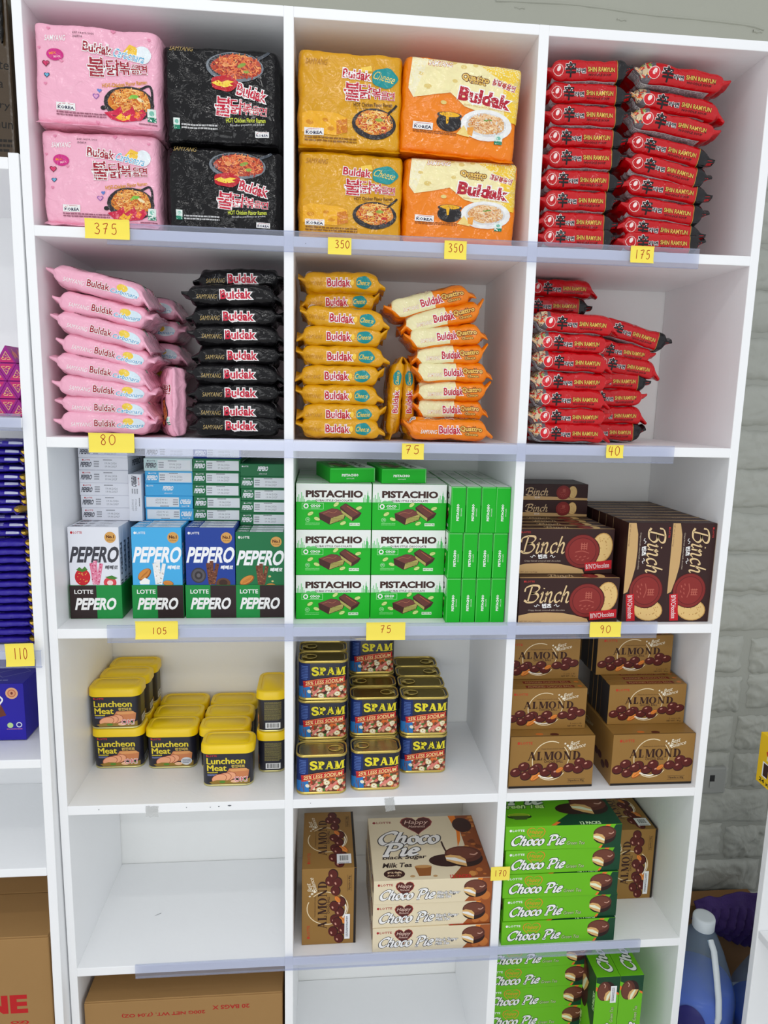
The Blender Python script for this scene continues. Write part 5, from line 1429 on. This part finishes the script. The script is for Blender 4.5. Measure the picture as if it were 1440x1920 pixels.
for t in range(5):
    place(KG, (0.5440 - (0, -.001, .001, 0, .001)[t], 0.003 + (.001, .004, .002, .004, .003)[t] + CD / 2, z4 + .0002 + t * (CH + .0007)), (0, 0, (0, .01, -.008, .004, -.012)[t]), f'bright green cake box on the fifth shelf, {ORD[4 - t]} of its stack', 'cake box', 'green cake boxes on the fifth shelf')
for t in range(4 + 1):
    place(KG, (0.5385, 0.088 + CD / 2 - .0005 * t, z5 + .0002 + t * (CH + .0003)), (0, 0, 0), f'bright green cake box on the bottom shelf, {ORD[4 - t]} of its stack', 'cake box', 'green cake boxes on the bottom shelf')
# two green boxes standing on their ends
END = Matrix.Rotation(math.radians(-90), 4, 'Y')
for i, x in enumerate((0.6945, 0.7475)):
    place(KG, (x, 0.020 + CD / 2, z5 + CWd / 2 + .0004), END, ('green cake box standing on end with a white sticker', 'green cake box standing on end by the side panel')[i], 'cake box', 'green cake boxes on end')
# almond cases stood on end
EA = Matrix.Rotation(math.radians(-90), 4, 'Y')
def stick(o, me): return obj('sticker', me, o)
def sticker(w, h, bar):
    a = Art(0, 0, 100, 100 * h / w, w, h); hh_ = 100 * h / w
    a.rect(1, 1, 99, hh_ - 1, (236, 237, 238))
    if bar: a.barcode(14, 6, 86, hh_ * .8, True); a.dashes(14, hh_ * .86, 86, hh_ * .95, 1, (60, 60, 66))
    else: a.dashes(10, hh_ * .3, 90, hh_ * .7, 2, (110, 110, 120), .6)
    return a
o = place(KAB, (0.1260, 0.030 + AD / 2, z4 + AW / 2 + .0004), EA, 'gold almond case stood on end beside the cream cake boxes', 'chocolate case', 'gold almond cases stood on end')
st1 = print_mesh('sticker', [(sticker(.058, .012, False), lambda u, v, o_: np.stack([u - .075, np.full_like(u, -AD / 2 - o_ - .001), v + .012], -1), None)], INK_CARD)
stick(o, st1)
st2 = print_mesh('sticker', [(sticker(.040, .030, True), lambda u, v, o_: np.stack([np.full_like(u, AW / 2 + o_ + .001), -AD / 2 + .012 + v * 1.0, .010 + .030 - u * .75], -1), None)], INK_CARD)
stick(o, st2)
endbox = [q for q in bpy.data.objects if q.get('label', '') == 'green cake box standing on end with a white sticker'][0]
stick(endbox, print_mesh('sticker', [(sticker(.042, .014, False), lambda u, v, o_: np.stack([u + .056, np.full_like(u, -CD / 2 - o_ - .0012), v + .006], -1), None)], INK_CARD))
o = place(KAB, (0.8025, 0.118 + AD / 2 * .95, z4 + AW / 2 + .0004), EA, 'gold almond case stood on end behind the green cake boxes', 'chocolate case', 'gold almond cases stood on end')
o.scale = (1, .95, 1)
stick(o, st1); stick(o, st2)

# brown shipping carton, bottom shelf
KRAFT = mat('kraft_card', (158, 122, 76), rough=.8, bump=.15, bscale=20, vary=.06, vscale=7, spec=.2)
def ship_carton(w, d, h, art, extra=None):
    bm = box_bm(-w / 2, w / 2, -d / 2, d / 2, 0, h, bevel=.0025, seg=2)
    me = bm_mesh('shipping_carton', bm, KRAFT)
    flaps = boxes('top_flap', [(-w / 2 + .001, w / 2 - .001, -d / 2 + .001, -.001, h, h + .003), (-w / 2 + .001, w / 2 - .001, .001, d / 2 - .001, h, h + .003)], KRAFT, .001)
    return ('shipping_carton', me, [('top_flap', flaps), ('lettering', print_mesh('carton_print', [(art, face_map(w, d, h, 'front'), None)], INK_PEN))])
cw, cd, chh = 0.388, 0.280, 0.258
ca = Art(380, 1020, 1368, 1020 + 988 * chh / cw, cw, chh)
ca.text('20 BAGS X', 1012, 1200, 1082, 24, (172, 44, 38), bold=.03, rot=180); ca.text('200G NET WT. (7.04 OZ)', 562, 976, 1100, 25, (172, 44, 38), bold=.03, rot=180)
kc = ship_carton(cw, cd, chh, ca)
place(kc, (-0.2155, 0.006 + cd / 2, z5 + .0003), (0, 0, 0), 'brown shipping carton with upside-down red lettering on the bottom shelf', 'carton')

# ================================================================== price strips, notes, tape
def plastic(name, tint, haze=0.2, rough=0.12):
    m = bpy.data.materials.new(name)
    N, L, P = nt(m)
    out = N['Material Output']
    N.remove(P)
    tc = N.new('ShaderNodeTexCoord'); nz = N.new('ShaderNodeTexNoise'); nz.inputs['Scale'].default_value = 25
    L.new(tc.outputs['Object'], nz.inputs['Vector'])
    tr = N.new('ShaderNodeBsdfTransparent'); tr.inputs[0].default_value = (*[0.62 + 0.38 * x for x in lin(tint)], 1)
    df = N.new('ShaderNodeBsdfDiffuse'); df.inputs[0].default_value = (*lin(tint), 1)
    gl = N.new('ShaderNodeBsdfGlossy'); gl.inputs['Roughness'].default_value = rough
    mr = N.new('ShaderNodeMapRange'); mr.inputs['To Min'].default_value = haze * .8; mr.inputs['To Max'].default_value = haze * 1.2
    L.new(nz.outputs['Fac'], mr.inputs['Value'])
    m1 = N.new('ShaderNodeMixShader'); L.new(mr.outputs[0], m1.inputs[0]); L.new(tr.outputs[0], m1.inputs[1]); L.new(df.outputs[0], m1.inputs[2])
    m2 = N.new('ShaderNodeMixShader'); m2.inputs[0].default_value = .06; L.new(m1.outputs[0], m2.inputs[1]); L.new(gl.outputs[0], m2.inputs[2])
    L.new(m2.outputs[0], out.inputs['Surface'])
    return m
CLEAR = plastic('clear_strip_plastic', (212, 218, 238), .10)
TAPE = plastic('clear_tape', (205, 206, 204), .40, .3)
def strip(x0, x1, z0, z1, label, y=-0.0095, wallback=-0.0008):
    t = .0011
    cx, cz = (x0 + x1) / 2, (z0 + z1) / 2
    o = tag(obj('price_strip', boxes('price_strip', [(x0 - cx, x1 - cx, -t / 2, t / 2, z0 - cz, z1 - cz)], CLEAR, .0003), None, (cx, y, cz)), label, 'price strip', 'clear price strips')
    obj('upper_lip', boxes('upper_lip', [(x0 - cx, x1 - cx, t / 2, (wallback - y) * .45, z1 - cz - .0012, z1 - cz)], CLEAR, .0003), o)
    obj('lower_lip', boxes('lower_lip', [(x0 - cx, x1 - cx, t / 2, .0042, z0 - cz, z0 - cz + .0014)], CLEAR, .0003), o)
    return o
strip(-0.300, 0.705, 0.6540, 0.6875, 'clear plastic price strip along the top shelf edge')
strip(-0.345, 0.692, 0.3110, 0.3430, 'clear plastic price strip along the second shelf edge')
strip(-0.328, 0.690, -0.0235, 0.0090, 'clear plastic price strip along the third shelf edge')
o5 = strip(-0.304, 0.716, -0.7075, -0.6785, 'clear plastic price strip along the lowest shelf edge in view')
strip(-0.74, -0.4465, 0.3505, 0.3785, 'clear plastic price strip under the purple triangular boxes', -0.022, -0.0125)
strip(-0.74, -0.4345, -0.0600, -0.0290, 'clear plastic price strip under the blue chocolate bars', -0.030, -0.021)

NOTE = mat('yellow_note_paper', (246, 226, 92), rough=.75, vary=.03, spec=.2)
PEN = (176, 60, 40)
def note(x0, z1, x1, z0, s, label, y=-0.0118, tx=(.2, .8), tz=(.25, .78), tilt=0.0, curl=.0022):
    w_, h_ = x1 - x0, z1 - z0
    n = 10; V, F = [], []
    def yy(v): return -curl * (max(0, .3 - v) / .3) ** 2 - curl * .5 * (max(0, v - .85) / .15) ** 2
    for j in range(n + 1):
        for sd in (0, 1):
            for i in range(2):
                V.append(((i - .5) * w_, yy(j / n) + (.00012 if sd else -.00012), (j / n - .5) * h_))
    for j in range(n):
        a = j * 4
        F += [(a, a + 1, a + 5, a + 4), (a + 3, a + 2, a + 6, a + 7), (a + 2, a, a + 4, a + 6), (a + 1, a + 3, a + 7, a + 5)]
    F += [(1, 0, 2, 3), (n * 4, n * 4 + 1, n * 4 + 3, n * 4 + 2)]
    o = tag(obj('price_note', mesh('price_note', V, F, NOTE), None, ((x0 + x1) / 2, y, (z0 + z1) / 2), (0, tilt, 0)), label, 'price note', 'yellow price notes')
    n = len(s); cwid = (tx[1] - tx[0]) / n
    fn = lambda u, v, o_: np.stack([u - w_ / 2, np.array([yy(q) for q in v / h_]) - .00012 - o_, v - h_ / 2], -1)
    for i, ch in enumerate(s):
        a = Art(0, 0, 1, 1, w_, h_)
        for st in DIGITS[ch]:
            pts = [(tx[0] + (i + .08 + .84 * px) * cwid, 1 - (tz[0] + (tz[1] - tz[0]) * py)) for px, py in spline(st, 6)]
            a.add(ribbon(a.uv(np.array(pts)), lambda t, d: .00062), PEN)
        obj('digit', print_mesh('note_ink', [(a, fn, .004)], INK_PEN), o)
    return o
note(-.333, .692, -.263, .661, '375', 'yellow price note reading 375 under the pink multipacks', y=-.0118, tx=(.18, .75))
note(.057, .679, .096, .652, '350', 'yellow price note reading 350 under the yellow multipacks', tx=(.28, .95), tz=(.4, .85))
note(.253, .682, .291, .652, '350', 'yellow price note reading 350 under the orange multipacks', tx=(.15, .88), tz=(.4, .85))
note(.579, .687, .621, .659, '175', 'yellow price note reading 175 under the red top-shelf packs', tx=(.15, .88))
note(-.343, .349, -.268, .316, '80', 'yellow price note reading 80 under the pink pack stack', tx=(.22, .62), tz=(.4, .92))
note(.190, .340, .229, .312, '75', 'yellow price note reading 75 under the upright yellow packs', tx=(.12, .85), tz=(.35, .88))
note(.562, .3435, .594, .320, '40', 'yellow price note reading 40 under the red second-shelf packs', tx=(.1, .85), tz=(.2, .9))
note(-.278, .018, -.204, -.015, '105', 'yellow price note reading 105 under the light blue biscuit display', tx=(.36, .75), tz=(.25, .62), curl=.004)
note(.133, .0125, .205, -.021, '75', 'yellow price note reading 75 under the green chocolate boxes', tx=(.34, .66), tz=(.4, .82))
note(.556, .0105, .617, -.019, '90', 'yellow price note reading 90 under the brown biscuit boxes', tx=(.3, .7), tz=(.25, .75))
note(.393, -.503, .432, -.533, '170', 'yellow price note reading 170 stuck on the divider', y=-.0016, tx=(.15, .85), tz=(.3, .75), curl=.0005)
note(-.492, -.014, -.4445, -.055, '110', 'yellow price note reading 110 under the blue chocolate bars', y=-.0325, tx=(.25, .78), tz=(.3, .8), tilt=-.02)

def tape(x, z, w_, h_, label, rot):
    n = 8; V, F = [], []
    rg_ = random.Random(int(x * 1000))
    for j in range(n + 1):
        for i in range(n + 1):
            V.append(((i / n - .5) * w_ + .0012 * noise.noise(Vector((j * .8, i * .2, x * 9))), -.0006 - .0012 * abs(noise.noise(Vector((i * .9, j * .9, x * 7)))), (j / n - .5) * h_ + .0016 * noise.noise(Vector((i * .9, 3, x * 9)))))
    for j in range(n):
        for i in range(n):
            a = j * (n + 1) + i; F.append((a, a + 1, a + n + 2, a + n + 1))
    tag(obj('tape_scrap', mesh('tape_scrap', V, F, TAPE, False), None, (x, -.0004, z), (0, rot, 0)), label, 'tape', 'scraps of clear tape')
tape(-.2635, -.3585, .023, .022, 'crumpled scrap of clear tape on the edge below the meat cans', .05)
tape(.186, -.359, .019, .028, 'crumpled scrap of clear tape on the edge below the ham cans', -.12)

# ================================================================== neighbouring unit's goods
NBY = lambda z: -0.006 + (z - 0.45) * math.sin(NB_T)
# purple triangular boxes
def tri_kind():
    s, d = .0340, .190; h = s * .866
    bm = bmesh.new()
    A = [(-s / 2, -d / 2, 0), (s / 2, -d / 2, 0), (0, -d / 2, h), (-s / 2, d / 2, 0), (s / 2, d / 2, 0), (0, d / 2, h)]
    vs_ = [bm.verts.new(p) for p in A]
    for f in ((0, 1, 2), (5, 4, 3), (0, 3, 4, 1), (1, 4, 5, 2), (2, 5, 3, 0)): bm.faces.new([vs_[k] for k in f])
    bmesh.ops.bevel(bm, geom=list(bm.edges), offset=.0007, segments=1, affect='EDGES')
    me = bm_mesh('triangular_box', bm, card((150, 34, 130)))
    a = Art(0, 0, 340, 294, s, h); a.clip = False
    G = (232, 190, 130); O_ = (214, 84, 90)
    a.poly([(40, 284), (300, 284), (255, 205), (85, 205)], (192, 40, 112))
    for p, q in (((100, 235), (170, 105)), ((170, 105), (250, 240)), ((110, 240), (160, 240)), ((190, 240), (240, 240))): a.line([p, q], 9, G, False)
    rg_ = random.Random(3)
    for i in range(14):
        y = rg_.uniform(140, 235); half = (y - 90) * .45
        x = 170 + rg_.uniform(-half, half)
        a.line([(x - 10, y - 6), (x, y + 6), (x + 8, y - 3)], 6, G if i % 3 else O_)
    T_ = [(a, lambda u, v, o_: np.stack([u - s / 2, np.full_like(u, -d / 2 - o_), v], -1), None)]
    sl_ = Art(0, 0, 1900, 340, d, s); sl_.clip = False
    for i in range(8): sl_.ell(150 + i * 220, 170, 80, 60, (196, 90, 90)); sl_.line([(80 + i * 220, 250), (150 + i * 220, 60), (220 + i * 220, 250)], 24, (214, 150, 110), False)
    cs, sn = math.cos(math.radians(60)), math.sin(math.radians(60))
    for sg in (-1, 1):
        T_.append((sl_, (lambda sg: lambda u, v, o_: np.stack([sg * (s / 2 - v * cs + o_ * sn), u - d / 2, v * sn + o_ * cs], -1))(sg), None))
    return ('triangular_box', me, [('lettering' if i == 0 else 'side_print', print_mesh('tri_print', [q], INK_CARD)) for i, q in enumerate(T_)])
KT = tri_kind()
tz0 = .3716
th = .0340 * .866
spots = []
for r in range(4):
    for j in range(4 if r < 3 else 3):
        upw = (j + r) % 2 == 0
        if r == 3 and not upw: continue
        spots.append((r, j, upw))
rows_ = ('bottom', 'second', 'third', 'top'); place_ = ('nearest', 'second', 'third', 'fourth')
for r, j, upw in spots:
    x = -.4690 - .0172 * j; z = tz0 + r * (th + .0007) + .0006
    if upw: place(KT, (x, NBY(z) + .035 + .095, z), (0, 0, 0), f'purple triangular chocolate box pointing up, {rows_[r]} row, {place_[j]} to the panel', 'chocolate box', 'purple triangular boxes')
    else: place(KT, (x, NBY(z) + .035 + .095, z + th), (0, math.pi, 0), f'purple triangular chocolate box pointing down, {rows_[r]} row, {place_[j]} to the panel', 'chocolate box', 'purple triangular boxes')

# blue chocolate bars
BLUE = (44, 28, 150)
bb = Bag(.170, .078, .0135, 21, fin=.006, amp=.5, n=3.4)
bbody, bseal = bb.meshes('chocolate_bar', film(BLUE, .3))
foil = loft('foil_end', [(.005, .050, .001, -.0062), (.012, .068, .004, -.003), (.014, .070, .005, 0.0), (.012, .068, .004, .003), (.005, .050, .001, .0062)], mat('gold_foil', (206, 170, 70), rough=.25, metal=.8, bump=.6, bscale=120))
ba = bag_art(bb)
ba.text('DAIRY', 96, 128, -30, 12, (220, 220, 230), bold=.03, rot=12); ba.text('MILK', 104, 130, -46, 12, (220, 220, 230), bold=.03, rot=12); ba.dashes(60, -12, 120, -8, 1, (110, 110, 190))
bprint = print_mesh('bar_print', [(ba, bb.map(), .004)], INK_FILM, .00005, .00004)
ba.rect(140, -4, 162, 0, (190, 194, 220)); ba.dashes(112, -5, 130, 0, 2, (170, 172, 210))
bprint2 = print_mesh('bar_print', [(ba, bb.map(), .004)], INK_FILM, .00005, .00004)
ORD_LOW = ['lowest'] + ORD[1:] + [x + 'th' for x in ('thirteen', 'fourteen', 'fifteen', 'sixteen', 'seventeen', 'eighteen', 'nineteen')] + ['twentieth', 'twenty-first', 'twenty-second', 'twenty-third', 'twenty-fourth', 'topmost, twenty-fifth']
bz0 = -.0330
for k in range(25):
    z = bz0 + .0070 + k * .0146
    upk = k > 12
    rz = random.uniform(-.02, .02) if not upk else random.uniform(-.12, .16)
    dx = random.uniform(-.004, .001) if not upk else random.uniform(-.018, -.004)
    o = obj('chocolate_bar', bbody, None, (-.5475 + dx, NBY(z) + .030 + .039 + (0 if not upk else random.uniform(0, .02)), z), (0, (0 if not upk else random.uniform(-.03, .03)), rz))
    tag(o, f'blue-wrapped chocolate bar, {ORD_LOW[k]} from the bottom of the tall pile', 'chocolate bar', 'blue chocolate bars')
    for nm_, me_ in (('crimped_seal', bseal[0]), ('crimped_seal', bseal[1]), ('lettering', bprint2 if upk else bprint)): obj(nm_, me_, o)
    obj('foil_end', foil, o, (.0815, 0, 0))

# blue chocolate box
xb, yb, zb_ = .150, .150, .1130
a = Art(-440, 1160, 228, 1160 + 668 * zb_ / xb, xb, zb_)
a.ell(132, 1245, 50, 50, (232, 176, 130)); a.ell(132, 1245, 34, 34, (200, 110, 80)); a.ell(132, 1245, 26, 26, (226, 160, 120)); a.ell(132, 1245, 10, 12, (120, 50, 40))
a.ell(104, 1530, 24, 24, (190, 220, 150)); a.ell(176, 1526, 24, 24, (214, 220, 236)); a.ell(176, 1526, 16, 16, (40, 30, 140)); a.dashes(74, 1560, 204, 1572, 1, (206, 120, 160))
a.poly([(-60, 1400), (40, 1346), (78, 1440), (-20, 1470)], (110, 56, 40)); a.poly([(-60, 1400), (40, 1346), (30, 1372), (-50, 1420)], (150, 90, 66))
a.line([(-120, 1330), (-60, 1270), (-10, 1330), (20, 1270), (54, 1300), (30, 1340)], 14, WHT)
t = Art(0, 0, 150, 150, xb, yb); t.line([(100, 120), (140, 90), (120, 70), (80, 100), (100, 120)], 1.2, (150, 150, 200), False); t.dashes(10, 132, 120, 138, 1, (180, 180, 220))
kb_ = carton('chocolate_gift_box', xb, yb, zb_, (40, 30, 160), [('front', a), ('top', t)])
place(kb_, (-.505 - xb / 2, .055 + yb / 2, -.2376), (0, 0, 0), 'blue chocolate box with an orange seal on the neighbouring unit', 'chocolate box')

# cartons of the neighbouring unit
w1, d1, h1 = .330, .240, .420
a = Art(0, 0, 330, 420, w1, h1)
a.text('NE', 200, 284, 141, 40, (186, 34, 36), bold=.045); a.text('OZ)', 250, 284, 182, 8, (186, 34, 36), bold=.05)
k1 = ship_carton(w1, d1, h1, a)
place(k1, (-.459 - w1 / 2, NBY(-.6) + .012 + d1 / 2, -1.0230), (0, 0, 0), 'brown shipping carton with large red letters on the neighbouring unit', 'carton')
w2, d2, h2 = .320, .230, .270
DARKK = mat('wrapped_kraft', (66, 50, 30), rough=.25, bump=.35, bscale=24, vary=.12, vscale=9)
me2 = bm_mesh('wrapped_carton', box_bm(-w2 / 2, w2 / 2, -d2 / 2, d2 / 2, 0, h2, bevel=.004, seg=2), DARKK)
a = Art(0, 0, 320, 270, w2, h2)
a.text('Chocolate', 236, 318, 128, 14, (20, 16, 12), rot=-4); a.text('Banana', 256, 308, 156, 13, (20, 16, 12), rot=-4); a.text('Strawberry', 226, 316, 188, 14, (20, 16, 12), rot=-4); a.text('Choice Chun', 216, 319, 214, 14, (20, 16, 12), rot=-4); a.dashes(220, 240, 316, 262, 3, (30, 24, 18))
p2 = print_mesh('wrapped_print', [(a, face_map(w2, d2, h2, 'front'), None)], INK_CARD)
bm = bmesh.new(); rg_ = random.Random(2)
for q in range(3):
    pts = spline([(.02 + .03 * q, h2 + .002), (.06 + .03 * q, h2 + .012 + .008 * q), (.10 + .02 * q, h2 - .004), (.15, h2 - .02 - .02 * q), (.152, h2 - .06 - .02 * q)], 6)
    prev = None
    for i, (x, z) in enumerate(pts):
        r_ = .004 + .002 * math.sin(i * 1.7 + q)
        ring = [bm.verts.new((x + r_ * math.cos(b_) * .6, -d2 / 2 - .004 + r_ * math.sin(b_), z + r_ * math.cos(b_))) for b_ in [k * math.pi / 3 for k in range(6)]]
        if prev:
            for k in range(6): bm.faces.new((prev[k], prev[(k + 1) % 6], ring[(k + 1) % 6], ring[k]))
        prev = ring
wrap_ = bm_mesh('plastic_wrap', bm, film((26, 24, 22)), True)
place(('wrapped_carton', me2, [('lettering', p2), ('plastic_wrap', wrap_)]), (-.4445 - w2 / 2, .016 + d2 / 2, .7826), (0, 0, 0), 'dark plastic-wrapped brown carton on top of the neighbouring unit', 'carton')

# ================================================================== corner beside the shelf
def lathe(name, prof, material, n=36, sx=1.0, sy=1.0, smooth=True, cap=True):
    bm = bmesh.new(); rings = []
    for r, z in prof:
        rings.append([bm.verts.new((r * sx * math.cos(2 * math.pi * i / n), r * sy * math.sin(2 * math.pi * i / n), z)) for i in range(n)])
    for a, b in zip(rings[:-1], rings[1:]):
        for i in range(n): bm.faces.new((a[i], a[(i + 1) % n], b[(i + 1) % n], b[i]))
    if cap:
        bm.faces.new(list(reversed(rings[0]))); bm.faces.new(rings[-1])
    return bm_mesh(name, bm, material, smooth)
def translucent(name, rgb, alpha):
    m = bpy.data.materials.new(name)
    N, L, P = nt(m)
    out = N['Material Output']
    tc = N.new('ShaderNodeTexCoord'); nz = N.new('ShaderNodeTexNoise'); nz.inputs['Scale'].default_value = 12
    L.new(tc.outputs['Object'], nz.inputs['Vector'])
    P.inputs['Base Color'].default_value = (*lin(rgb), 1); P.inputs['Roughness'].default_value = .3
    tr = N.new('ShaderNodeBsdfTransparent'); tr.inputs[0].default_value = (*[.4 + .6 * x for x in lin(rgb)], 1)
    mr = N.new('ShaderNodeMapRange'); mr.inputs['To Min'].default_value = alpha - .05; mr.inputs['To Max'].default_value = alpha + .05
    L.new(nz.outputs['Fac'], mr.inputs['Value'])
    m1 = N.new('ShaderNodeMixShader'); L.new(mr.outputs[0], m1.inputs[0]); L.new(tr.outputs[0], m1.inputs[1]); L.new(P.outputs[0], m1.inputs[2])
    L.new(m1.outputs[0], out.inputs['Surface'])
    return m
JUGM = translucent('jug_plastic', (176, 200, 220), .20)
LIQ = mat('blue_liquid', (10, 92, 224), rough=.2, vary=.05)
CAPM = mat('white_cap', (214, 222, 226), rough=.4)
prof = [(.078, 0), (.085, .008), (.086, .03), (.086, .095), (.083, .110), (.070, .150), (.050, .205), (.034, .240), (.024, .256), (.023, .268)]
def hand(name, pts, r, material):
    bm = bmesh.new(); prev = None
    for i, p in enumerate(pts):
        d = (Vector(pts[min(i + 1, len(pts) - 1)]) - Vector(pts[max(i - 1, 0)])).normalized()
        sx_ = d.cross(Vector((1, 0, 0))).normalized(); ux = Vector((1, 0, 0))
        ring = [bm.verts.new(Vector(p) + ux * r * math.cos(b_) + sx_ * r * .8 * math.sin(b_)) for b_ in [k * math.pi / 5 for k in range(10)]]
        if prev:
            for k in range(10): bm.faces.new((prev[k], prev[(k + 1) % 10], ring[(k + 1) % 10], ring[k]))
        prev = ring
    return bm_mesh(name, bm, material, True)
jm = lathe('liquid_jug', prof, JUGM)
lq = lathe('blue_liquid', [(.075, .003), (.083, .009), (.084, .03), (.084, .095), (.081, .109), (.074, .130)], LIQ)
lqb = lathe('blue_liquid', [(.075, .003), (.083, .009), (.084, .03), (.084, .050)], LIQ)
cp = lathe('screw_cap', [(.0235, .258), (.0248, .260), (.0250, .284), (.0235, .288), (.019, .2885)], CAPM)
hd = hand('jug_handle', [(0.004, -.026, .246), (0.004, -.044, .232), (0.004, -.062, .190), (0.004, -.080, .140), (.004, -.087, .100), (0.004, -.083, .085)], .0075, CAPM)
lab_ = lathe('oval_label', [(.0868, .0), (.0868, .001)], mat('navy_label', (30, 26, 104), rough=.3))
V, F = [], []
for j in range(13):
    for i in range(13):
        u, v = i / 12 * 2 - 1, j / 12 * 2 - 1
        q = max(abs(u), abs(v)) / max(math.hypot(u, v), 1e-9)
        ang = math.radians(-128) + u * q * .42; zz = .062 + v * q * .050
        rr_ = .0872 if zz < .097 else .0872 - (zz - .097) * .3
        V.append((rr_ * math.cos(ang), rr_ * math.sin(ang), zz))
for j in range(12):
    for i in range(12): a_ = j * 13 + i; F.append((a_, a_ + 1, a_ + 14, a_ + 13))
lab_ = mesh('oval_label', V, F, mat('navy_label', (30, 26, 104), rough=.3), True)
o = place(('liquid_jug', jm, [('blue_liquid', lq), ('screw_cap', cp), ('jug_handle', hd), ('oval_label', lab_)]), (0.9650, 0.165, FLOOR_Z + .0005), (0, 0, 0), 'translucent jug of blue liquid with a white cap on the floor', 'jug')
o.scale = (1, 1, 1.02)
o = place(('liquid_jug', jm, [('blue_liquid', lqb), ('screw_cap', cp)]), (1.145, 0.150, FLOOR_Z + .0005), (0, 0, 0), 'second pale jug half hidden behind the white panel', 'jug')
o.scale = (1, 1, .8)
me3 = boxes('storage_carton', [(-.16, .16, -.025, .025, 0, .235)], mat('kraft_card', (120, 84, 44), rough=.8, vary=.08), .003, 2)
o = tag(obj('storage_carton', me3, None, (1.02, .295, FLOOR_Z + .0005), (0, 0, 0)), 'brown carton on the floor behind the blue jug', 'carton')
obj('packing_tape', boxes('packing_tape', [(-.03, .03, -.0258, -.0250, .05, .2345)], mat('tape_brown', (140, 104, 60), rough=.3), .0002), o)
# dark purple cloth over the carton
nx_, nz_ = 60, 26; V, F = [], []
for j in range(nz_ + 1):
    for i in range(nx_ + 1):
        u, v = i / nx_, j / nz_
        x = 0.99 + u * .26
        top = FLOOR_Z + .262 + .018 * math.sin(u * 3.0) + .008 * noise.noise(Vector((u * 6, 1, 0)))
        bot = FLOOR_Z + .215 - .095 * math.sin(min(1, u * 1.1) * 1.75)
        z = top + (bot - top) * v
        y = .252 - .020 * math.sin(v * 3.1) + .010 * (v > .25) * math.sin(u * 70 + v * 9) * (1 - abs(2 * v - 1.2) * .8) + .006 * noise.noise(Vector((u * 9, v * 6, 4)))
        V.append((x, y, z))
for j in range(nz_):
    for i in range(nx_): a_ = j * (nx_ + 1) + i; F.append((a_, a_ + 1, a_ + nx_ + 2, a_ + nx_ + 1))
clo = mesh('purple_cloth', V, F, mat('purple_knit', (54, 30, 92), rough=.85, bump=.5, bscale=160, vary=.15), True)
o = tag(obj('purple_cloth', clo), 'dark purple ribbed cloth draped over the brown carton', 'cloth')
md = o.modifiers.new('thickness', 'SOLIDIFY'); md.thickness = .004

# yellow candy carton on the other unit
yw, yd, yh = .200, .225, .112
L = Art(0, 0, 225, 112, yd, yh)
L.poly([(24, 34), (44, 22), (60, 30), (60, 46), (30, 48)], (206, 60, 30)); L.rect(28, 42, 70, 52, (238, 226, 200))
L.text('m', 20, 70, 74, 32, (62, 34, 26), bold=.12, oc=WHT, ow=.06); L.text('24 x 49', 10, 62, 102, 9, (40, 34, 10), bold=.03)
ky = carton('candy_carton', yw, yd, yh, (240, 196, 20), [('left', L)])
place(ky, (1.000 + yw / 2, -.130 + yd / 2 - .003, -.3868), (0, 0, 0), 'yellow candy carton at the far edge on the other unit', 'carton')
